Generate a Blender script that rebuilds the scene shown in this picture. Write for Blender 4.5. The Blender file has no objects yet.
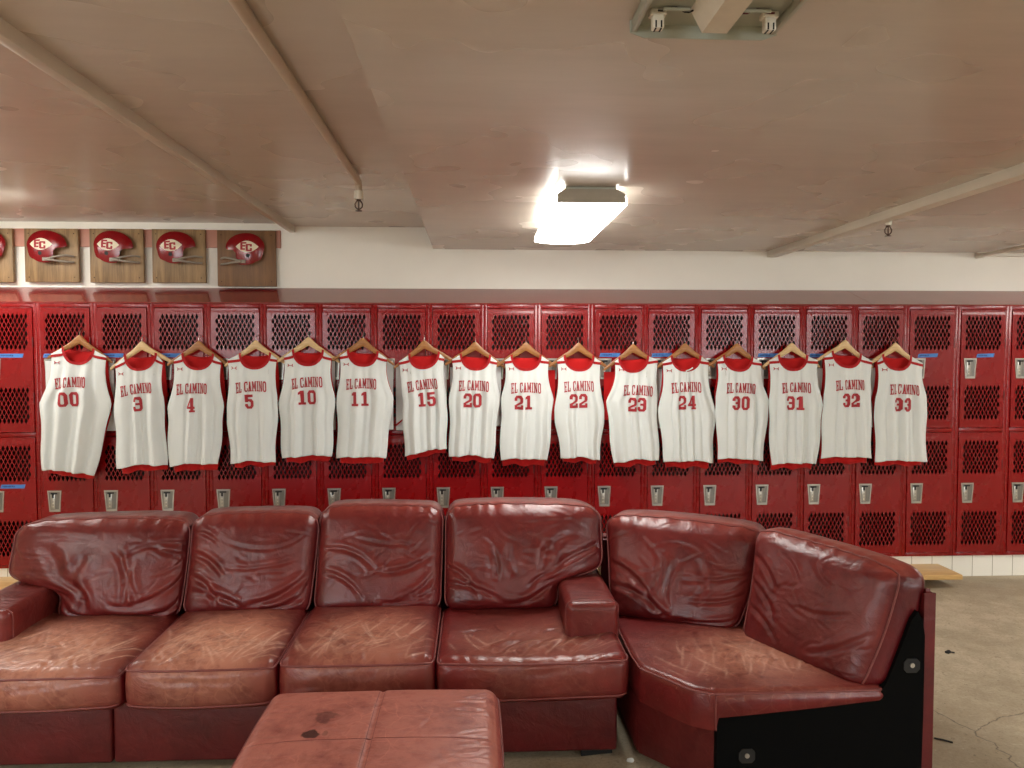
import bpy, bmesh, math, random
import numpy as np
from mathutils import Vector, Matrix

S = bpy.context.scene
COL = S.collection
PI = math.pi

# ------------------------------------------------------------------ camera, world, exposure
CAM_H, FPX = 1.63, 769.0
cam = bpy.data.cameras.new('camera')
cam.sensor_width = 36.0
cam.lens = FPX / 1024.0 * 36.0
cam.clip_start = 0.05
camo = bpy.data.objects.new('camera', cam)
COL.objects.link(camo)
camo.location = (0, 0, CAM_H)
camo.rotation_euler = (PI / 2 - math.atan(31 / FPX), 0, -math.atan(38 / FPX))
S.camera = camo

w = bpy.data.worlds.new('world')
S.world = w
w.use_nodes = True
w.node_tree.nodes['Background'].inputs[0].default_value = (0.9, 0.85, 0.78, 1)
w.node_tree.nodes['Background'].inputs[1].default_value = 0.02
S.view_settings.view_transform = 'Standard'
S.view_settings.look = 'None'
S.view_settings.gamma = 1.0
S.view_settings.use_curve_mapping = False
S.view_settings.exposure = 0.26
S.cycles.use_denoising = True
S.cycles.max_bounces = 8
S.cycles.diffuse_bounces = 5
S.cycles.glossy_bounces = 4
S.cycles.sample_clamp_indirect = 6.0
S.cycles.caustics_reflective = False
S.cycles.caustics_refractive = False

LAMP_STRENGTH = 20.0
FILL_WINDOW_STRENGTH = 11.0
LAMP_COLOR = (1.0, 0.985, 0.93)

# ------------------------------------------------------------------ constants of the room
LY = 5.38            # locker fronts
WY = 5.78            # wall behind the lockers
ZB, ZT, ZR = 0.155, 1.968, 2.107     # locker foot, top of fronts, top of the sloping hood
LX0, LP = -2.963, 0.3788
Z_LEFT, Z_MID, Z_SOF = 2.581, 2.562, 2.402
XL, XR, YN = -5.2, 7.0, -3.2


# ------------------------------------------------------------------ materials
def srgb(r, g, b):
    f = lambda c: (c / 255 / 12.92) if c / 255 <= 0.04045 else ((c / 255 + 0.055) / 1.055) ** 2.4
    return (f(r), f(g), f(b), 1.0)


class NT:
    def __init__(self, name):
        self.m = bpy.data.materials.new(name)
        self.m.use_nodes = True
        self.t = self.m.node_tree
        self.b = self.t.nodes['Principled BSDF']
        self._co = None

    def n(self, typ, **kw):
        nd = self.t.nodes.new(typ)
        for k, v in kw.items():
            if k.startswith('i_'):
                key = k[2:].replace('_', ' ')
                nd.inputs[key].default_value = v
            else:
                setattr(nd, k, v)
        return nd

    def l(self, a, b):
        self.t.links.new(a, b)

    def co(self, which='Object'):
        if not self._co:
            self._co = self.n('ShaderNodeTexCoord')
        return self._co.outputs[which]

    def mapped(self, scale=(1, 1, 1), rot=(0, 0, 0), loc=(0, 0, 0), which='Object'):
        mp = self.n('ShaderNodeMapping')
        mp.inputs['Scale'].default_value = scale
        mp.inputs['Rotation'].default_value = rot
        mp.inputs['Location'].default_value = loc
        self.l(self.co(which), mp.inputs['Vector'])
        return mp.outputs[0]

    def noise(self, scale, detail=4, rough=0.55, vec=None, dist=0.0):
        nd = self.n('ShaderNodeTexNoise')
        nd.inputs['Scale'].default_value = scale
        nd.inputs['Detail'].default_value = detail
        nd.inputs['Roughness'].default_value = rough
        nd.inputs['Distortion'].default_value = dist
        self.l(vec if vec is not None else self.co(), nd.inputs['Vector'])
        return nd.outputs['Fac']

    def ramp(self, fac, stops):
        r = self.n('ShaderNodeValToRGB')
        els = r.color_ramp.elements
        while len(els) < len(stops):
            els.new(0.5)
        for e, (p, c) in zip(els, stops):
            e.position = p
            e.color = c if not isinstance(c, (int, float)) else (c, c, c, 1)
        self.l(fac, r.inputs[0])
        return r.outputs[0]

    def mix(self, fac, a, b, blend='MIX'):
        m = self.n('ShaderNodeMix', data_type='RGBA', blend_type=blend)
        for i, v in ((0, fac), (6, a), (7, b)):
            if isinstance(v, (int, float)):
                m.inputs[i].default_value = v
            elif isinstance(v, tuple):
                m.inputs[i].default_value = v
            else:
                self.l(v, m.inputs[i])
        return m.outputs[2]

    def math(self, op, a, b=None, clamp=False):
        m = self.n('ShaderNodeMath', operation=op, use_clamp=clamp)
        for i, v in ((0, a), (1, b)):
            if v is None:
                continue
            if isinstance(v, (int, float)):
                m.inputs[i].default_value = v
            else:
                self.l(v, m.inputs[i])
        return m.outputs[0]

    def base(self, c):
        if isinstance(c, tuple):
            self.b.inputs['Base Color'].default_value = c
        else:
            self.l(c, self.b.inputs['Base Color'])
        return self

    def rough(self, v):
        if isinstance(v, (int, float)):
            self.b.inputs['Roughness'].default_value = v
        else:
            self.l(v, self.b.inputs['Roughness'])
        return self

    def bump(self, h, strength=0.3, dist=0.01, prev=None):
        bn = self.n('ShaderNodeBump')
        bn.inputs['Strength'].default_value = strength
        bn.inputs['Distance'].default_value = dist
        self.l(h, bn.inputs['Height'])
        if prev is not None:
            self.l(prev, bn.inputs['Normal'])
        self.l(bn.outputs[0], self.b.inputs['Normal'])
        return bn.outputs[0]


def simple(name, col, rough=0.5, metal=0.0, spec=0.5, nscale=30, namt=0.12, bump=0.0):
    k = NT(name)
    a = tuple(list(np.array(col[:3]) * (1 - namt)) + [1])
    b = tuple(list(np.minimum(np.array(col[:3]) * (1 + namt), 1)) + [1])
    k.base(k.mix(k.noise(nscale), a, b))
    k.rough(rough)
    k.b.inputs['Metallic'].default_value = metal
    k.b.inputs['Specular IOR Level'].default_value = spec
    if bump:
        k.bump(k.noise(nscale * 4), bump, 0.004)
    return k.m


def locker_paint(name, col, rough, vmul=1.0):
    k = NT(name)
    big = k.noise(2.2, 5, 0.6, vec=k.mapped((1, 1, 0.6), which='Object'))
    c = k.mix(big, tuple([x * 0.86 for x in col[:3]] + [1]), tuple([x * 1.12 for x in col[:3]] + [1]))
    chips = k.ramp(k.noise(38, 3, 0.7), [(0.0, 0), (0.77, 0), (0.80, 1)])
    c = k.mix(k.math('MULTIPLY', chips, 0.3), c, srgb(120, 52, 48))
    k.base(c)
    k.rough(k.math('ADD', k.math('MULTIPLY', k.noise(5, 4), 0.16), rough - 0.08))
    return k.m


def ceiling_paint(name, col):
    k = NT(name)
    st = k.noise(3.0, 6, 0.62, vec=k.mapped((0.5, 2.2, 1), which='Object'))
    patch = k.noise(0.8, 4, 0.6)
    a = tuple([x * 0.80 for x in col[:3]] + [1])
    c = k.mix(st, a, tuple([min(x * 1.12, 1) for x in col[:3]] + [1]))
    c = k.mix(k.math('MULTIPLY', k.ramp(patch, [(0.15, 0), (0.85, 1)]), 0.35), c, tuple([col[0] * 0.93, col[1] * 0.80, col[2] * 0.75, 1]))
    k.base(c)
    k.rough(k.math('ADD', k.math('MULTIPLY', k.noise(1.5, 2), 0.10), 0.22))
    k.b.inputs['Specular IOR Level'].default_value = 0.55
    k.bump(k.noise(7, 3, 0.5, vec=k.mapped((0.5, 3.0, 1))), 0.10, 0.008)
    return k.m


def leather(name, col, worn, wear_gain=1.0, rough=0.32, scratch=1.0):
    k = NT(name)
    at = k.n('ShaderNodeAttribute', attribute_name='wear')
    wear = at.outputs['Fac']
    n1 = k.noise(4.5, 6, 0.65)
    n2 = k.noise(26, 5, 0.65)
    dark = tuple([x * 0.60 for x in col[:3]] + [1])
    lite = tuple([min(x * 1.22, 1) for x in col[:3]] + [1])
    c = k.mix(k.ramp(n1, [(0.3, 0), (0.7, 1)]), dark, lite)
    # worn hide: tan through the dye
    wm = k.math('MULTIPLY', k.math('MULTIPLY', wear, k.ramp(k.math('ADD', k.math('MULTIPLY', n1, 0.6), k.math('MULTIPLY', n2, 0.5)), [(0.32, 0), (0.58, 1)])), wear_gain, True)
    c = k.mix(k.math('MULTIPLY', wm, 0.92), c, worn)
    # crackle and scuff lines
    wv = k.n('ShaderNodeVectorMath', operation='MULTIPLY_ADD')
    nz = k.n('ShaderNodeTexNoise')
    nz.inputs['Scale'].default_value = 5.0
    nz.inputs['Detail'].default_value = 3.0
    k.l(k.co(), nz.inputs['Vector'])
    k.l(nz.outputs['Color'], wv.inputs[0])
    wv.inputs[1].default_value = (0.22, 0.22, 0.22)
    k.l(k.co(), wv.inputs[2])
    vo = k.n('ShaderNodeTexVoronoi', feature='DISTANCE_TO_EDGE')
    vo.inputs['Scale'].default_value = 11.0
    k.l(wv.outputs[0], vo.inputs['Vector'])
    line = k.ramp(vo.outputs['Distance'], [(0.0, 1), (0.045, 0)])
    mask = k.ramp(k.noise(3.1, 4, 0.6, vec=k.mapped((1, 1, 1), loc=(3.1, 1.7, 0.4))), [(0.42, 0), (0.62, 1)])
    lm = k.math('MULTIPLY', k.math('MULTIPLY', line, mask), k.math('ADD', k.math('MULTIPLY', wear, 0.75), 0.05), True)
    c = k.mix(k.math('MULTIPLY', lm, 0.55 * scratch), c, tuple([min(x * 1.45, 1) for x in worn[:3]] + [1]))
    sca = k.n('ShaderNodeAttribute', attribute_name='scuff').outputs['Fac']
    c = k.mix(k.math('MULTIPLY', sca, k.ramp(n2, [(0.3, 0.35), (0.7, 1.0)])), c, srgb(232, 190, 168))
    sc = k.noise(9, 3, 0.7, vec=k.mapped((0.25, 6, 2.2), rot=(0.3, 0.5, 0.9)))
    c = k.mix(k.math('MULTIPLY', k.ramp(sc, [(0.70, 0), (0.76, 1)]), 0.30 * scratch), c, worn)
    k.base(c)
    k.rough(k.math('ADD', k.math('MULTIPLY', k.noise(7, 5, 0.65), 0.22), rough - 0.10))
    k.b.inputs['Specular IOR Level'].default_value = 0.45
    b1 = k.bump(k.noise(10, 4, 0.55, dist=1.2), 0.22, 0.02)
    b2 = k.bump(k.math('MULTIPLY', vo.outputs['Distance'], mask), 0.10, 0.02, b1)
    vo2 = k.n('ShaderNodeTexVoronoi')
    vo2.inputs['Scale'].default_value = 260.0
    k.l(k.co(), vo2.inputs['Vector'])
    k.bump(vo2.outputs['Distance'], 0.16, 0.0015, b2)
    return k


def wood(name, c1, c2, rough=0.45, scale=1.0, axis=0):
    k = NT(name)
    sc = [9 * scale] * 3
    sc[axis] = 0.7 * scale
    v = k.mapped(tuple(sc))
    g = k.noise(2.4, 6, 0.65, vec=v, dist=0.7)
    f = k.noise(16, 3, 0.7, vec=v)
    c = k.mix(k.ramp(g, [(0.32, 0), (0.68, 1)]), c1, c2)
    c = k.mix(k.math('MULTIPLY', k.ramp(f, [(0.52, 0), (0.72, 1)]), 0.35), c, tuple([x * 0.5 for x in c1[:3]] + [1]))
    k.base(c)
    k.rough(rough)
    k.bump(f, 0.12, 0.003)
    return k.m


CRACKS = [[(2.084, 3.362), (2.114, 3.283), (2.12, 3.213), (2.161, 3.153), (2.137, 3.115), (2.152, 3.076), (2.174, 3.05), (2.146, 2.999), (2.169, 2.954), (2.144, 2.924), (2.141, 2.836)], [(2.161, 3.153), (2.225, 3.194), (2.351, 3.271), (2.495, 3.303)]]


def concrete():
    k = NT('stained_concrete')
    a = k.noise(0.9, 8, 0.66, dist=0.4)
    b = k.noise(6, 8, 0.7)
    c = k.mix(k.ramp(a, [(0.3, 0), (0.7, 1)]), srgb(146, 132, 108), srgb(212, 198, 172))
    c = k.mix(k.math('MULTIPLY', k.ramp(b, [(0.40, 0), (0.60, 1)]), 0.6), c, srgb(158, 142, 116))
    sp = k.ramp(k.noise(38, 3, 0.75), [(0.63, 0), (0.69, 1)])
    c = k.mix(k.math('MULTIPLY', sp, 0.55), c, srgb(84, 70, 54))
    sp2 = k.ramp(k.noise(17, 4, 0.7, vec=k.mapped((1, 2.2, 1), loc=(4, 2, 0))), [(0.62, 0), (0.70, 1)])
    c = k.mix(k.math('MULTIPLY', sp2, 0.35), c, srgb(214, 202, 178))
    # one forked crack in the slab, beside the open end of the corner seat
    wv = k.n('ShaderNodeVectorMath', operation='MULTIPLY_ADD')
    nz = k.n('ShaderNodeTexNoise')
    nz.inputs['Scale'].default_value = 26
    nz.inputs['Detail'].default_value = 4.0
    k.l(k.co(), nz.inputs['Vector'])
    k.l(nz.outputs['Color'], wv.inputs[0])
    wv.inputs[1].default_value = (0.03, 0.03, 0.0)
    k.l(k.co(), wv.inputs[2])
    fl = k.n('ShaderNodeVectorMath', operation='MULTIPLY')
    k.l(wv.outputs[0], fl.inputs[0])
    fl.inputs[1].default_value = (1, 1, 0)
    off = np.array([(XL + XR) / 2 - .015, (YN + WY + .1) / 2 - .015])
    dmin = None
    for path in CRACKS:
        for p, q in zip(path[:-1], path[1:]):
            pa, ba = np.array(p) - off, np.array(q) - np.array(p)
            d = k.n('ShaderNodeVectorMath', operation='SUBTRACT')
            k.l(fl.outputs[0], d.inputs[0])
            d.inputs[1].default_value = (pa[0], pa[1], 0)
            dt = k.n('ShaderNodeVectorMath', operation='DOT_PRODUCT')
            k.l(d.outputs[0], dt.inputs[0])
            g = ba / float(ba @ ba)
            dt.inputs[1].default_value = (g[0], g[1], 0)
            t_ = k.math('MULTIPLY', dt.outputs['Value'], 1.0, True)
            sc = k.n('ShaderNodeVectorMath', operation='SCALE')
            sc.inputs[0].default_value = (ba[0], ba[1], 0)
            k.l(t_, sc.inputs['Scale'])
            e = k.n('ShaderNodeVectorMath', operation='DISTANCE')
            k.l(d.outputs[0], e.inputs[0])
            k.l(sc.outputs[0], e.inputs[1])
            dmin = e.outputs['Value'] if dmin is None else k.math('MINIMUM', dmin, e.outputs['Value'])
    crack = k.ramp(dmin, [(0.0, 1), (0.0022, 0.9), (0.0042, 0)])
    c = k.mix(k.ramp(k.noise(70, 4, 0.8), [(0.35, 0.30), (0.55, 0.0)]), c, srgb(98, 84, 64))
    c = k.mix(k.math('MULTIPLY', crack, 0.75), c, srgb(50, 40, 30))
    k.base(c)
    k.rough(k.math('ADD', k.math('MULTIPLY', b, 0.3), 0.45))
    k.bump(k.math('ADD', b, k.math('MULTIPLY', crack, -1.5)), 0.22, 0.01)
    return k.m


def tiles():
    k = NT('white_glazed_tile')
    br = k.n('ShaderNodeTexBrick')
    br.offset = 0.0
    br.inputs['Scale'].default_value = 1.0
    br.inputs['Mortar Size'].default_value = 0.0022
    br.inputs['Brick Width'].default_value = 0.152
    br.inputs['Row Height'].default_value = 0.40
    br.inputs['Color1'].default_value = srgb(248, 246, 238)
    br.inputs['Color2'].default_value = srgb(242, 240, 230)
    br.inputs['Mortar'].default_value = srgb(160, 150, 132)
    sep = k.n('ShaderNodeSeparateXYZ')
    k.l(k.co(), sep.inputs[0])
    cmb = k.n('ShaderNodeCombineXYZ')
    k.l(sep.outputs[0], cmb.inputs[0])
    cmb.inputs[1].default_value = 0.2
    k.l(cmb.outputs[0], br.inputs['Vector'])
    dirt = k.ramp(k.noise(22, 4, 0.7), [(0.66, 0), (0.78, 1)])
    k.base(k.mix(k.math('MULTIPLY', dirt, 0.4), br.outputs['Color'], srgb(140, 122, 96)))
    k.rough(0.25)
    k.bump(br.outputs['Fac'], -0.3, 0.003)
    return k.m


def fabric(name, col, rough=0.85, mesh=True):
    k = NT(name)
    c = k.mix(k.noise(7, 4), tuple([x * 0.95 for x in col[:3]] + [1]), tuple([min(1, x * 1.03) for x in col[:3]] + [1]))
    k.base(c)
    k.rough(rough)
    k.b.inputs['Specular IOR Level'].default_value = 0.25
    k.b.inputs['Sheen Weight'].default_value = 0.15
    if mesh:
        vo = k.n('ShaderNodeTexVoronoi')
        vo.inputs['Scale'].default_value = 420
        k.l(k.co(), vo.inputs['Vector'])
        n1 = k.bump(vo.outputs['Distance'], 0.12, 0.0008)
        k.bump(k.noise(14, 4, 0.6), 0.14, 0.012, n1)
    return k.m


def emit(name, col, strength):
    k = NT(name)
    k.base((0.85, 0.85, 0.8, 1)).rough(0.4)
    k.b.inputs['Emission Color'].default_value = tuple(col) + (1,)
    k.b.inputs['Emission Strength'].default_value = strength
    return k.m


M = {}
M['locker'] = locker_paint('red_locker_enamel', srgb(134, 5, 10), 0.27)
M['hood'] = locker_paint('red_hood_enamel', srgb(138, 46, 46), 0.15)
M['hood'].node_tree.nodes['Principled BSDF'].inputs['IOR'].default_value = 1.75
M['inside'] = simple('shade_darkened_interior', srgb(24, 17, 16), 0.8)  # shade inside the red lockers put into the colour as near-black
M['ceiling'] = ceiling_paint('glossy_cream_ceiling_paint', srgb(206, 197, 185))
M['trim'] = simple('cream_trim_paint', srgb(222, 216, 200), 0.4, nscale=5, bump=0.1)
M['beam'] = simple('beige_beam_paint', srgb(206, 194, 178), 0.38, nscale=5, bump=0.1)
M['wall'] = simple('cream_wall_paint', srgb(246, 243, 232), 0.5, nscale=3, namt=0.05, bump=0.12)
M['rail'] = simple('pink_rail_paint', srgb(190, 132, 112), 0.5, nscale=8)
M['floor'] = concrete()
M['tile'] = tiles()
M['steel'] = simple('brushed_latch_steel', srgb(178, 174, 166), 0.36, 0.75, nscale=40)
M['steel_dark'] = simple('dull_pocket_steel', srgb(128, 124, 118), 0.45, 0.6, nscale=40)
M['black'] = simple('black_rubber', srgb(14, 13, 13), 0.6)
M['bfabric'] = fabric('black_dust_cloth', srgb(8, 8, 8), 0.95)
M['bfabric'].node_tree.nodes['Principled BSDF'].inputs['Sheen Weight'].default_value = 0.0
M['bfabric'].node_tree.nodes['Principled BSDF'].inputs['Specular IOR Level'].default_value = 0.1
M['hingem'] = simple('hinge_enamel', srgb(92, 12, 16), 0.5)
M['tape'] = simple('blue_masking_tape', srgb(70, 122, 190), 0.7)
M['ink'] = simple('dark_marker_ink', srgb(24, 48, 110), 0.7)
M['white'] = fabric('white_jersey_mesh', srgb(220, 223, 220))
M['red'] = fabric('red_jersey_mesh', srgb(190, 22, 22))
M['redtrim'] = fabric('red_rib_trim', srgb(168, 28, 32))
M['print'] = simple('red_print', srgb(166, 40, 48), 0.7, nscale=160, namt=0.3)
M['woodlight'] = wood('pale_hanger_wood', srgb(205, 168, 116), srgb(222, 190, 140), 0.4)
M['wooddark'] = wood('brown_hanger_wood', srgb(140, 88, 44), srgb(176, 120, 66), 0.4)
M['wire'] = simple('hook_wire', srgb(190, 180, 170), 0.3, 0.9)
M['oak'] = wood('oak_plaque', srgb(104, 80, 50), srgb(168, 136, 92), 0.5, axis=2)
M['oakdark'] = wood('brown_plaque', srgb(106, 72, 42), srgb(136, 98, 60), 0.5, axis=2)
M['plank'] = wood('varnished_plank', srgb(196, 152, 92), srgb(226, 190, 130), 0.35, axis=0)
M['helmet'] = simple('helmet_red_gloss', srgb(132, 12, 20), 0.2, nscale=12)
M['decal'] = simple('cream_decal', srgb(232, 222, 196), 0.4)
M['maskgrey'] = simple('grey_facemask_vinyl', srgb(150, 142, 128), 0.45)
M['brass'] = simple('dark_bronze', srgb(64, 44, 32), 0.4, 0.7)
M['pipe'] = simple('painted_pipe', srgb(190, 172, 152), 0.4, nscale=14, bump=0.1)
M['lampend'] = simple('grey_lamp_end', srgb(150, 140, 124), 0.5)
M['diffuser'] = emit('lit_lamp_diffuser', LAMP_COLOR, LAMP_STRENGTH)
M['diffuser_side'] = emit('lit_lamp_side', LAMP_COLOR, 9.0)
M['fill_glow'] = emit('added_fill_pane', (0.86, 0.94, 1.0), FILL_WINDOW_STRENGTH)  # glowing pane added out of view, a fill light for the wall
M['pan'] = simple('white_lamp_pan', srgb(168, 170, 156), 0.45, nscale=6)
M['ballast'] = simple('lamp_ballast_cover', srgb(214, 204, 186), 0.4, nscale=20)
M['socket'] = simple('white_lamp_socket', srgb(220, 214, 200), 0.4)
M['sidewall'] = simple('beige_side_wall_paint', srgb(200, 186, 164), 0.55, nscale=2)
_k = leather('burgundy_leather', srgb(104, 20, 24), srgb(208, 148, 122))
M['leather'] = _k.m
_k = leather('burgundy_back_leather', srgb(92, 16, 22), srgb(146, 66, 56), scratch=0.7)
M['back'] = _k.m
_k = leather('burgundy_base_leather', srgb(88, 10, 18), srgb(134, 66, 56), scratch=0.8, rough=0.42)
M['base'] = _k.m
M['thread'] = simple('burgundy_piping', srgb(122, 60, 56), 0.5, nscale=80, namt=0.3)


def ottoman_leather():
    k = leather('ottoman_leather', srgb(138, 56, 54), srgb(186, 118, 102), wear_gain=1.0, rough=0.42)
    # two oily stains soaked into the hide
    bc = k.b.inputs['Base Color'].links[0].from_socket
    vec = k.co()
    nz = k.n('ShaderNodeTexNoise')
    nz.inputs['Scale'].default_value = 30
    k.l(vec, nz.inputs['Vector'])
    col = bc
    for (x, y, rx, ry, amt, cc) in ((-0.188, 0.010, 0.034, 0.030, 0.92, srgb(52, 22, 20)), (-0.163, 0.120, 0.038, 0.050, 0.62, srgb(84, 40, 36)), (-0.145, 0.015, 0.012, 0.02, 0.4, srgb(70, 32, 28))):
        mp = k.n('ShaderNodeMapping')
        mp.inputs['Location'].default_value = (-x / rx, -y / ry, 0)
        mp.inputs['Scale'].default_value = (1 / rx, 1 / ry, 0)
        k.l(vec, mp.inputs['Vector'])
        ln = k.n('ShaderNodeVectorMath', operation='LENGTH')
        k.l(mp.outputs[0], ln.inputs[0])
        d = k.math('ADD', ln.outputs['Value'], k.math('MULTIPLY', k.math('SUBTRACT', nz.outputs['Fac'], 0.5), 1.3))
        mk = k.ramp(d, [(0.72, 1), (0.92, 0)])
        col = k.mix(k.math('MULTIPLY', mk, amt), col, cc)
    k.l(col, k.b.inputs['Base Color'])
    return k.m


M['ottoman'] = ottoman_leather()


# ------------------------------------------------------------------ mesh helpers
class MB:
    """collects shapes for ONE mesh object, in world coordinates"""
    def __init__(self):
        self.v, self.f, self.mi, self.sm = [], [], [], []

    def add(self, verts, faces, mi=0, smooth=False):
        o = len(self.v)
        self.v.extend([tuple(map(float, p)) for p in verts])
        self.f.extend([tuple(int(i) + o for i in fc) for fc in faces])
        self.mi.extend([mi] * len(faces))
        self.sm.extend([smooth] * len(faces))
        return self

    def box(self, x0, x1, y0, y1, z0, z1, bev=0.0, seg=2, mi=0):
        bm = bmesh.new()
        bmesh.ops.create_cube(bm, size=1)
        for v in bm.verts:
            v.co = Vector((x0 + (v.co.x + .5) * (x1 - x0), y0 + (v.co.y + .5) * (y1 - y0), z0 + (v.co.z + .5) * (z1 - z0)))
        if bev > 0:
            bmesh.ops.bevel(bm, geom=bm.edges[:], offset=bev, segments=seg, affect='EDGES', profile=0.5)
        return self.frombm(bm, mi, bev > 0)

    def frombm(self, bm, mi=0, smooth=False):
        bm.verts.index_update()
        self.add([v.co[:] for v in bm.verts], [[v.index for v in f.verts] for f in bm.faces], mi, smooth)
        bm.free()
        return self

    def tube(self, path, r, seg=8, mi=0, caps=True, closed=False):
        P = [Vector(p) for p in path]
        n = len(P)
        rr = r if hasattr(r, '__len__') else [r] * n
        up = None
        vs, fs = [], []
        for i in range(n):
            if closed:
                t = (P[(i + 1) % n] - P[i - 1]).normalized()
            else:
                t = (P[min(i + 1, n - 1)] - P[max(i - 1, 0)]).normalized()
            if up is None:
                up = Vector((0, 0, 1)) if abs(t.z) < 0.9 else Vector((0, 1, 0))
            up = (up - t * up.dot(t)).normalized()
            s = t.cross(up)
            for k in range(seg):
                a = 2 * PI * k / seg
                vs.append(P[i] + (up * math.cos(a) + s * math.sin(a)) * rr[i])
        for i in range(n if closed else n - 1):
            j = (i + 1) % n
            for k in range(seg):
                k2 = (k + 1) % seg
                fs.append((i * seg + k, i * seg + k2, j * seg + k2, j * seg + k))
        if caps and not closed:
            fs.append(tuple(range(seg))[::-1])
            fs.append(tuple((n - 1) * seg + k for k in range(seg)))
        return self.add(vs, fs, mi, True)

    def cyl(self, p0, p1, r, seg=20, mi=0):
        return self.tube([p0, p1], r, seg, mi)

    def extrude_y(self, poly, y0, y1, mi=0, smooth=False):
        """poly of (x, z), extruded along y"""
        n = len(poly)
        vs = [(x, y0, z) for x, z in poly] + [(x, y1, z) for x, z in poly]
        fs = [tuple(range(n)), tuple(range(2 * n - 1, n - 1, -1))]
        fs += [(i, i + n, (i + 1) % n + n, (i + 1) % n) for i in range(n)]
        return self.add(vs, fs, mi, smooth)

    def extrude_z(self, poly, z0, z1, mi=0, smooth=False):
        n = len(poly)
        vs = [(x, y, z0) for x, y in poly] + [(x, y, z1) for x, y in poly]
        fs = [tuple(range(n))[::-1], tuple(range(n, 2 * n))]
        fs += [(i, (i + 1) % n, (i + 1) % n + n, i + n) for i in range(n)]
        return self.add(vs, fs, mi, smooth)

    def extrude_x(self, poly, x0, x1, mi=0, smooth=False):
        n = len(poly)
        vs = [(x0, y, z) for y, z in poly] + [(x1, y, z) for y, z in poly]
        fs = [tuple(range(n))[::-1], tuple(range(n, 2 * n))]
        fs += [(i, (i + 1) % n, (i + 1) % n + n, i + n) for i in range(n)]
        return self.add(vs, fs, mi, smooth)

    def build(self, name, mats, parent=None, origin=None, fix=True, autosmooth=40):
        V = np.array(self.v)
        if origin is None:
            lo, hi = V.min(0), V.max(0)
            origin = ((lo[0] + hi[0]) / 2, (lo[1] + hi[1]) / 2, lo[2])
        me = bpy.data.meshes.new(name)
        me.from_pydata((V - np.array(origin)).tolist(), [], self.f)
        for m in (mats if isinstance(mats, (list, tuple)) else [mats]):
            me.materials.append(m)
        me.polygons.foreach_set('material_index', self.mi)
        me.polygons.foreach_set('use_smooth', self.sm)
        if fix:
            bm = bmesh.new()
            bm.from_mesh(me)
            bmesh.ops.recalc_face_normals(bm, faces=bm.faces[:])
            bm.to_mesh(me)
            bm.free()
        if autosmooth and any(self.sm):
            me.set_sharp_from_angle(angle=math.radians(autosmooth))
        me.update()
        o = bpy.data.objects.new(name, me)
        COL.objects.link(o)
        if parent is not None:
            o.parent = parent
            o.location = Vector(origin) - wloc(parent)
        else:
            o.location = origin
        return o


def wloc(o):
    v = Vector(o.location)
    while o.parent is not None:
        o = o.parent
        v += Vector(o.location)
    return v


def tag(o, label=None, cat=None, group=None, kind=None):
    if label:
        o['label'] = label
    if cat:
        o['category'] = cat
    if group:
        o['group'] = group
    if kind:
        o['kind'] = kind
    return o


def thing(name, loc, label, cat, group=None):
    o = bpy.data.objects.new(name, None)
    o.empty_display_size = 0.1
    COL.objects.link(o)
    o.location = loc
    return tag(o, label, cat, group)


KIDS = {}


def copy_tree(o, parent=None, skip=()):
    c = o.copy()
    COL.objects.link(c)
    if parent is not None:
        c.parent = parent
    for ch in list(o.children):
        if ch.name.split('.')[0] in skip:
            continue
        copy_tree(ch, c, skip)
    return c


def struct(name, mb, mat):
    o = mb.build(name, mat)
    o['kind'] = 'structure'
    return o


# ------------------------------------------------------------------ room
struct('floor', MB().box(XL, XR, YN, WY + .1, -0.1, 0), M['floor'])
mb = MB().box(XL, -0.013, WY - 0.004, WY + .12, 0, 2.75)
mb.box(-0.007, XR, WY, WY + .12, 0, 2.75)
mb.box(-0.013, -0.007, WY + .006, WY + .12, 0, 2.75)
struct('wall_back', mb, M['wall'])
struct('wall_left', MB().box(XL - .1, XL, YN, WY + .1, 0, 2.75), M['sidewall'])
struct('wall_right', MB().box(XR, XR + .1, YN, WY + .1, 0, 2.75), M['sidewall'])
struct('wall_front', MB().box(XL, XR, YN - .1, YN, 0, 2.75), M['sidewall'])
mb = MB().box(XL, -1.333, YN, WY + .1, Z_LEFT, 2.75)
mb.box(-1.333, -0.30, YN, WY + .1, Z_MID, 2.75)
mb.box(-0.30, XR, YN, WY + .1, Z_SOF, 2.75)
struct('ceiling', mb, M['ceiling'])
struct('trim_1', MB().box(-1.354, -1.312, YN, WY - .006, 2.515, Z_LEFT + .01, 0.003), M['beam'])
struct('trim_2', MB().box(2.227, 2.30, YN, WY - .002, 2.356, Z_SOF + .01, 0.003), M['trim'])
struct('trim_3', MB().box(XL, -1.417, WY - .024, WY - .003, 2.40, 2.528, 0.002), M['rail'])
mb = MB()
prof = [(LY + .012, 0), (WY - .01, 0), (WY - .01, ZB), (LY + .022, ZB), (LY + .015, ZB - .003), (LY + .012, ZB - .012)]
mb.extrude_x(prof, XL, XR)
struct('baseboard_back', mb, M['tile'])


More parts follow.
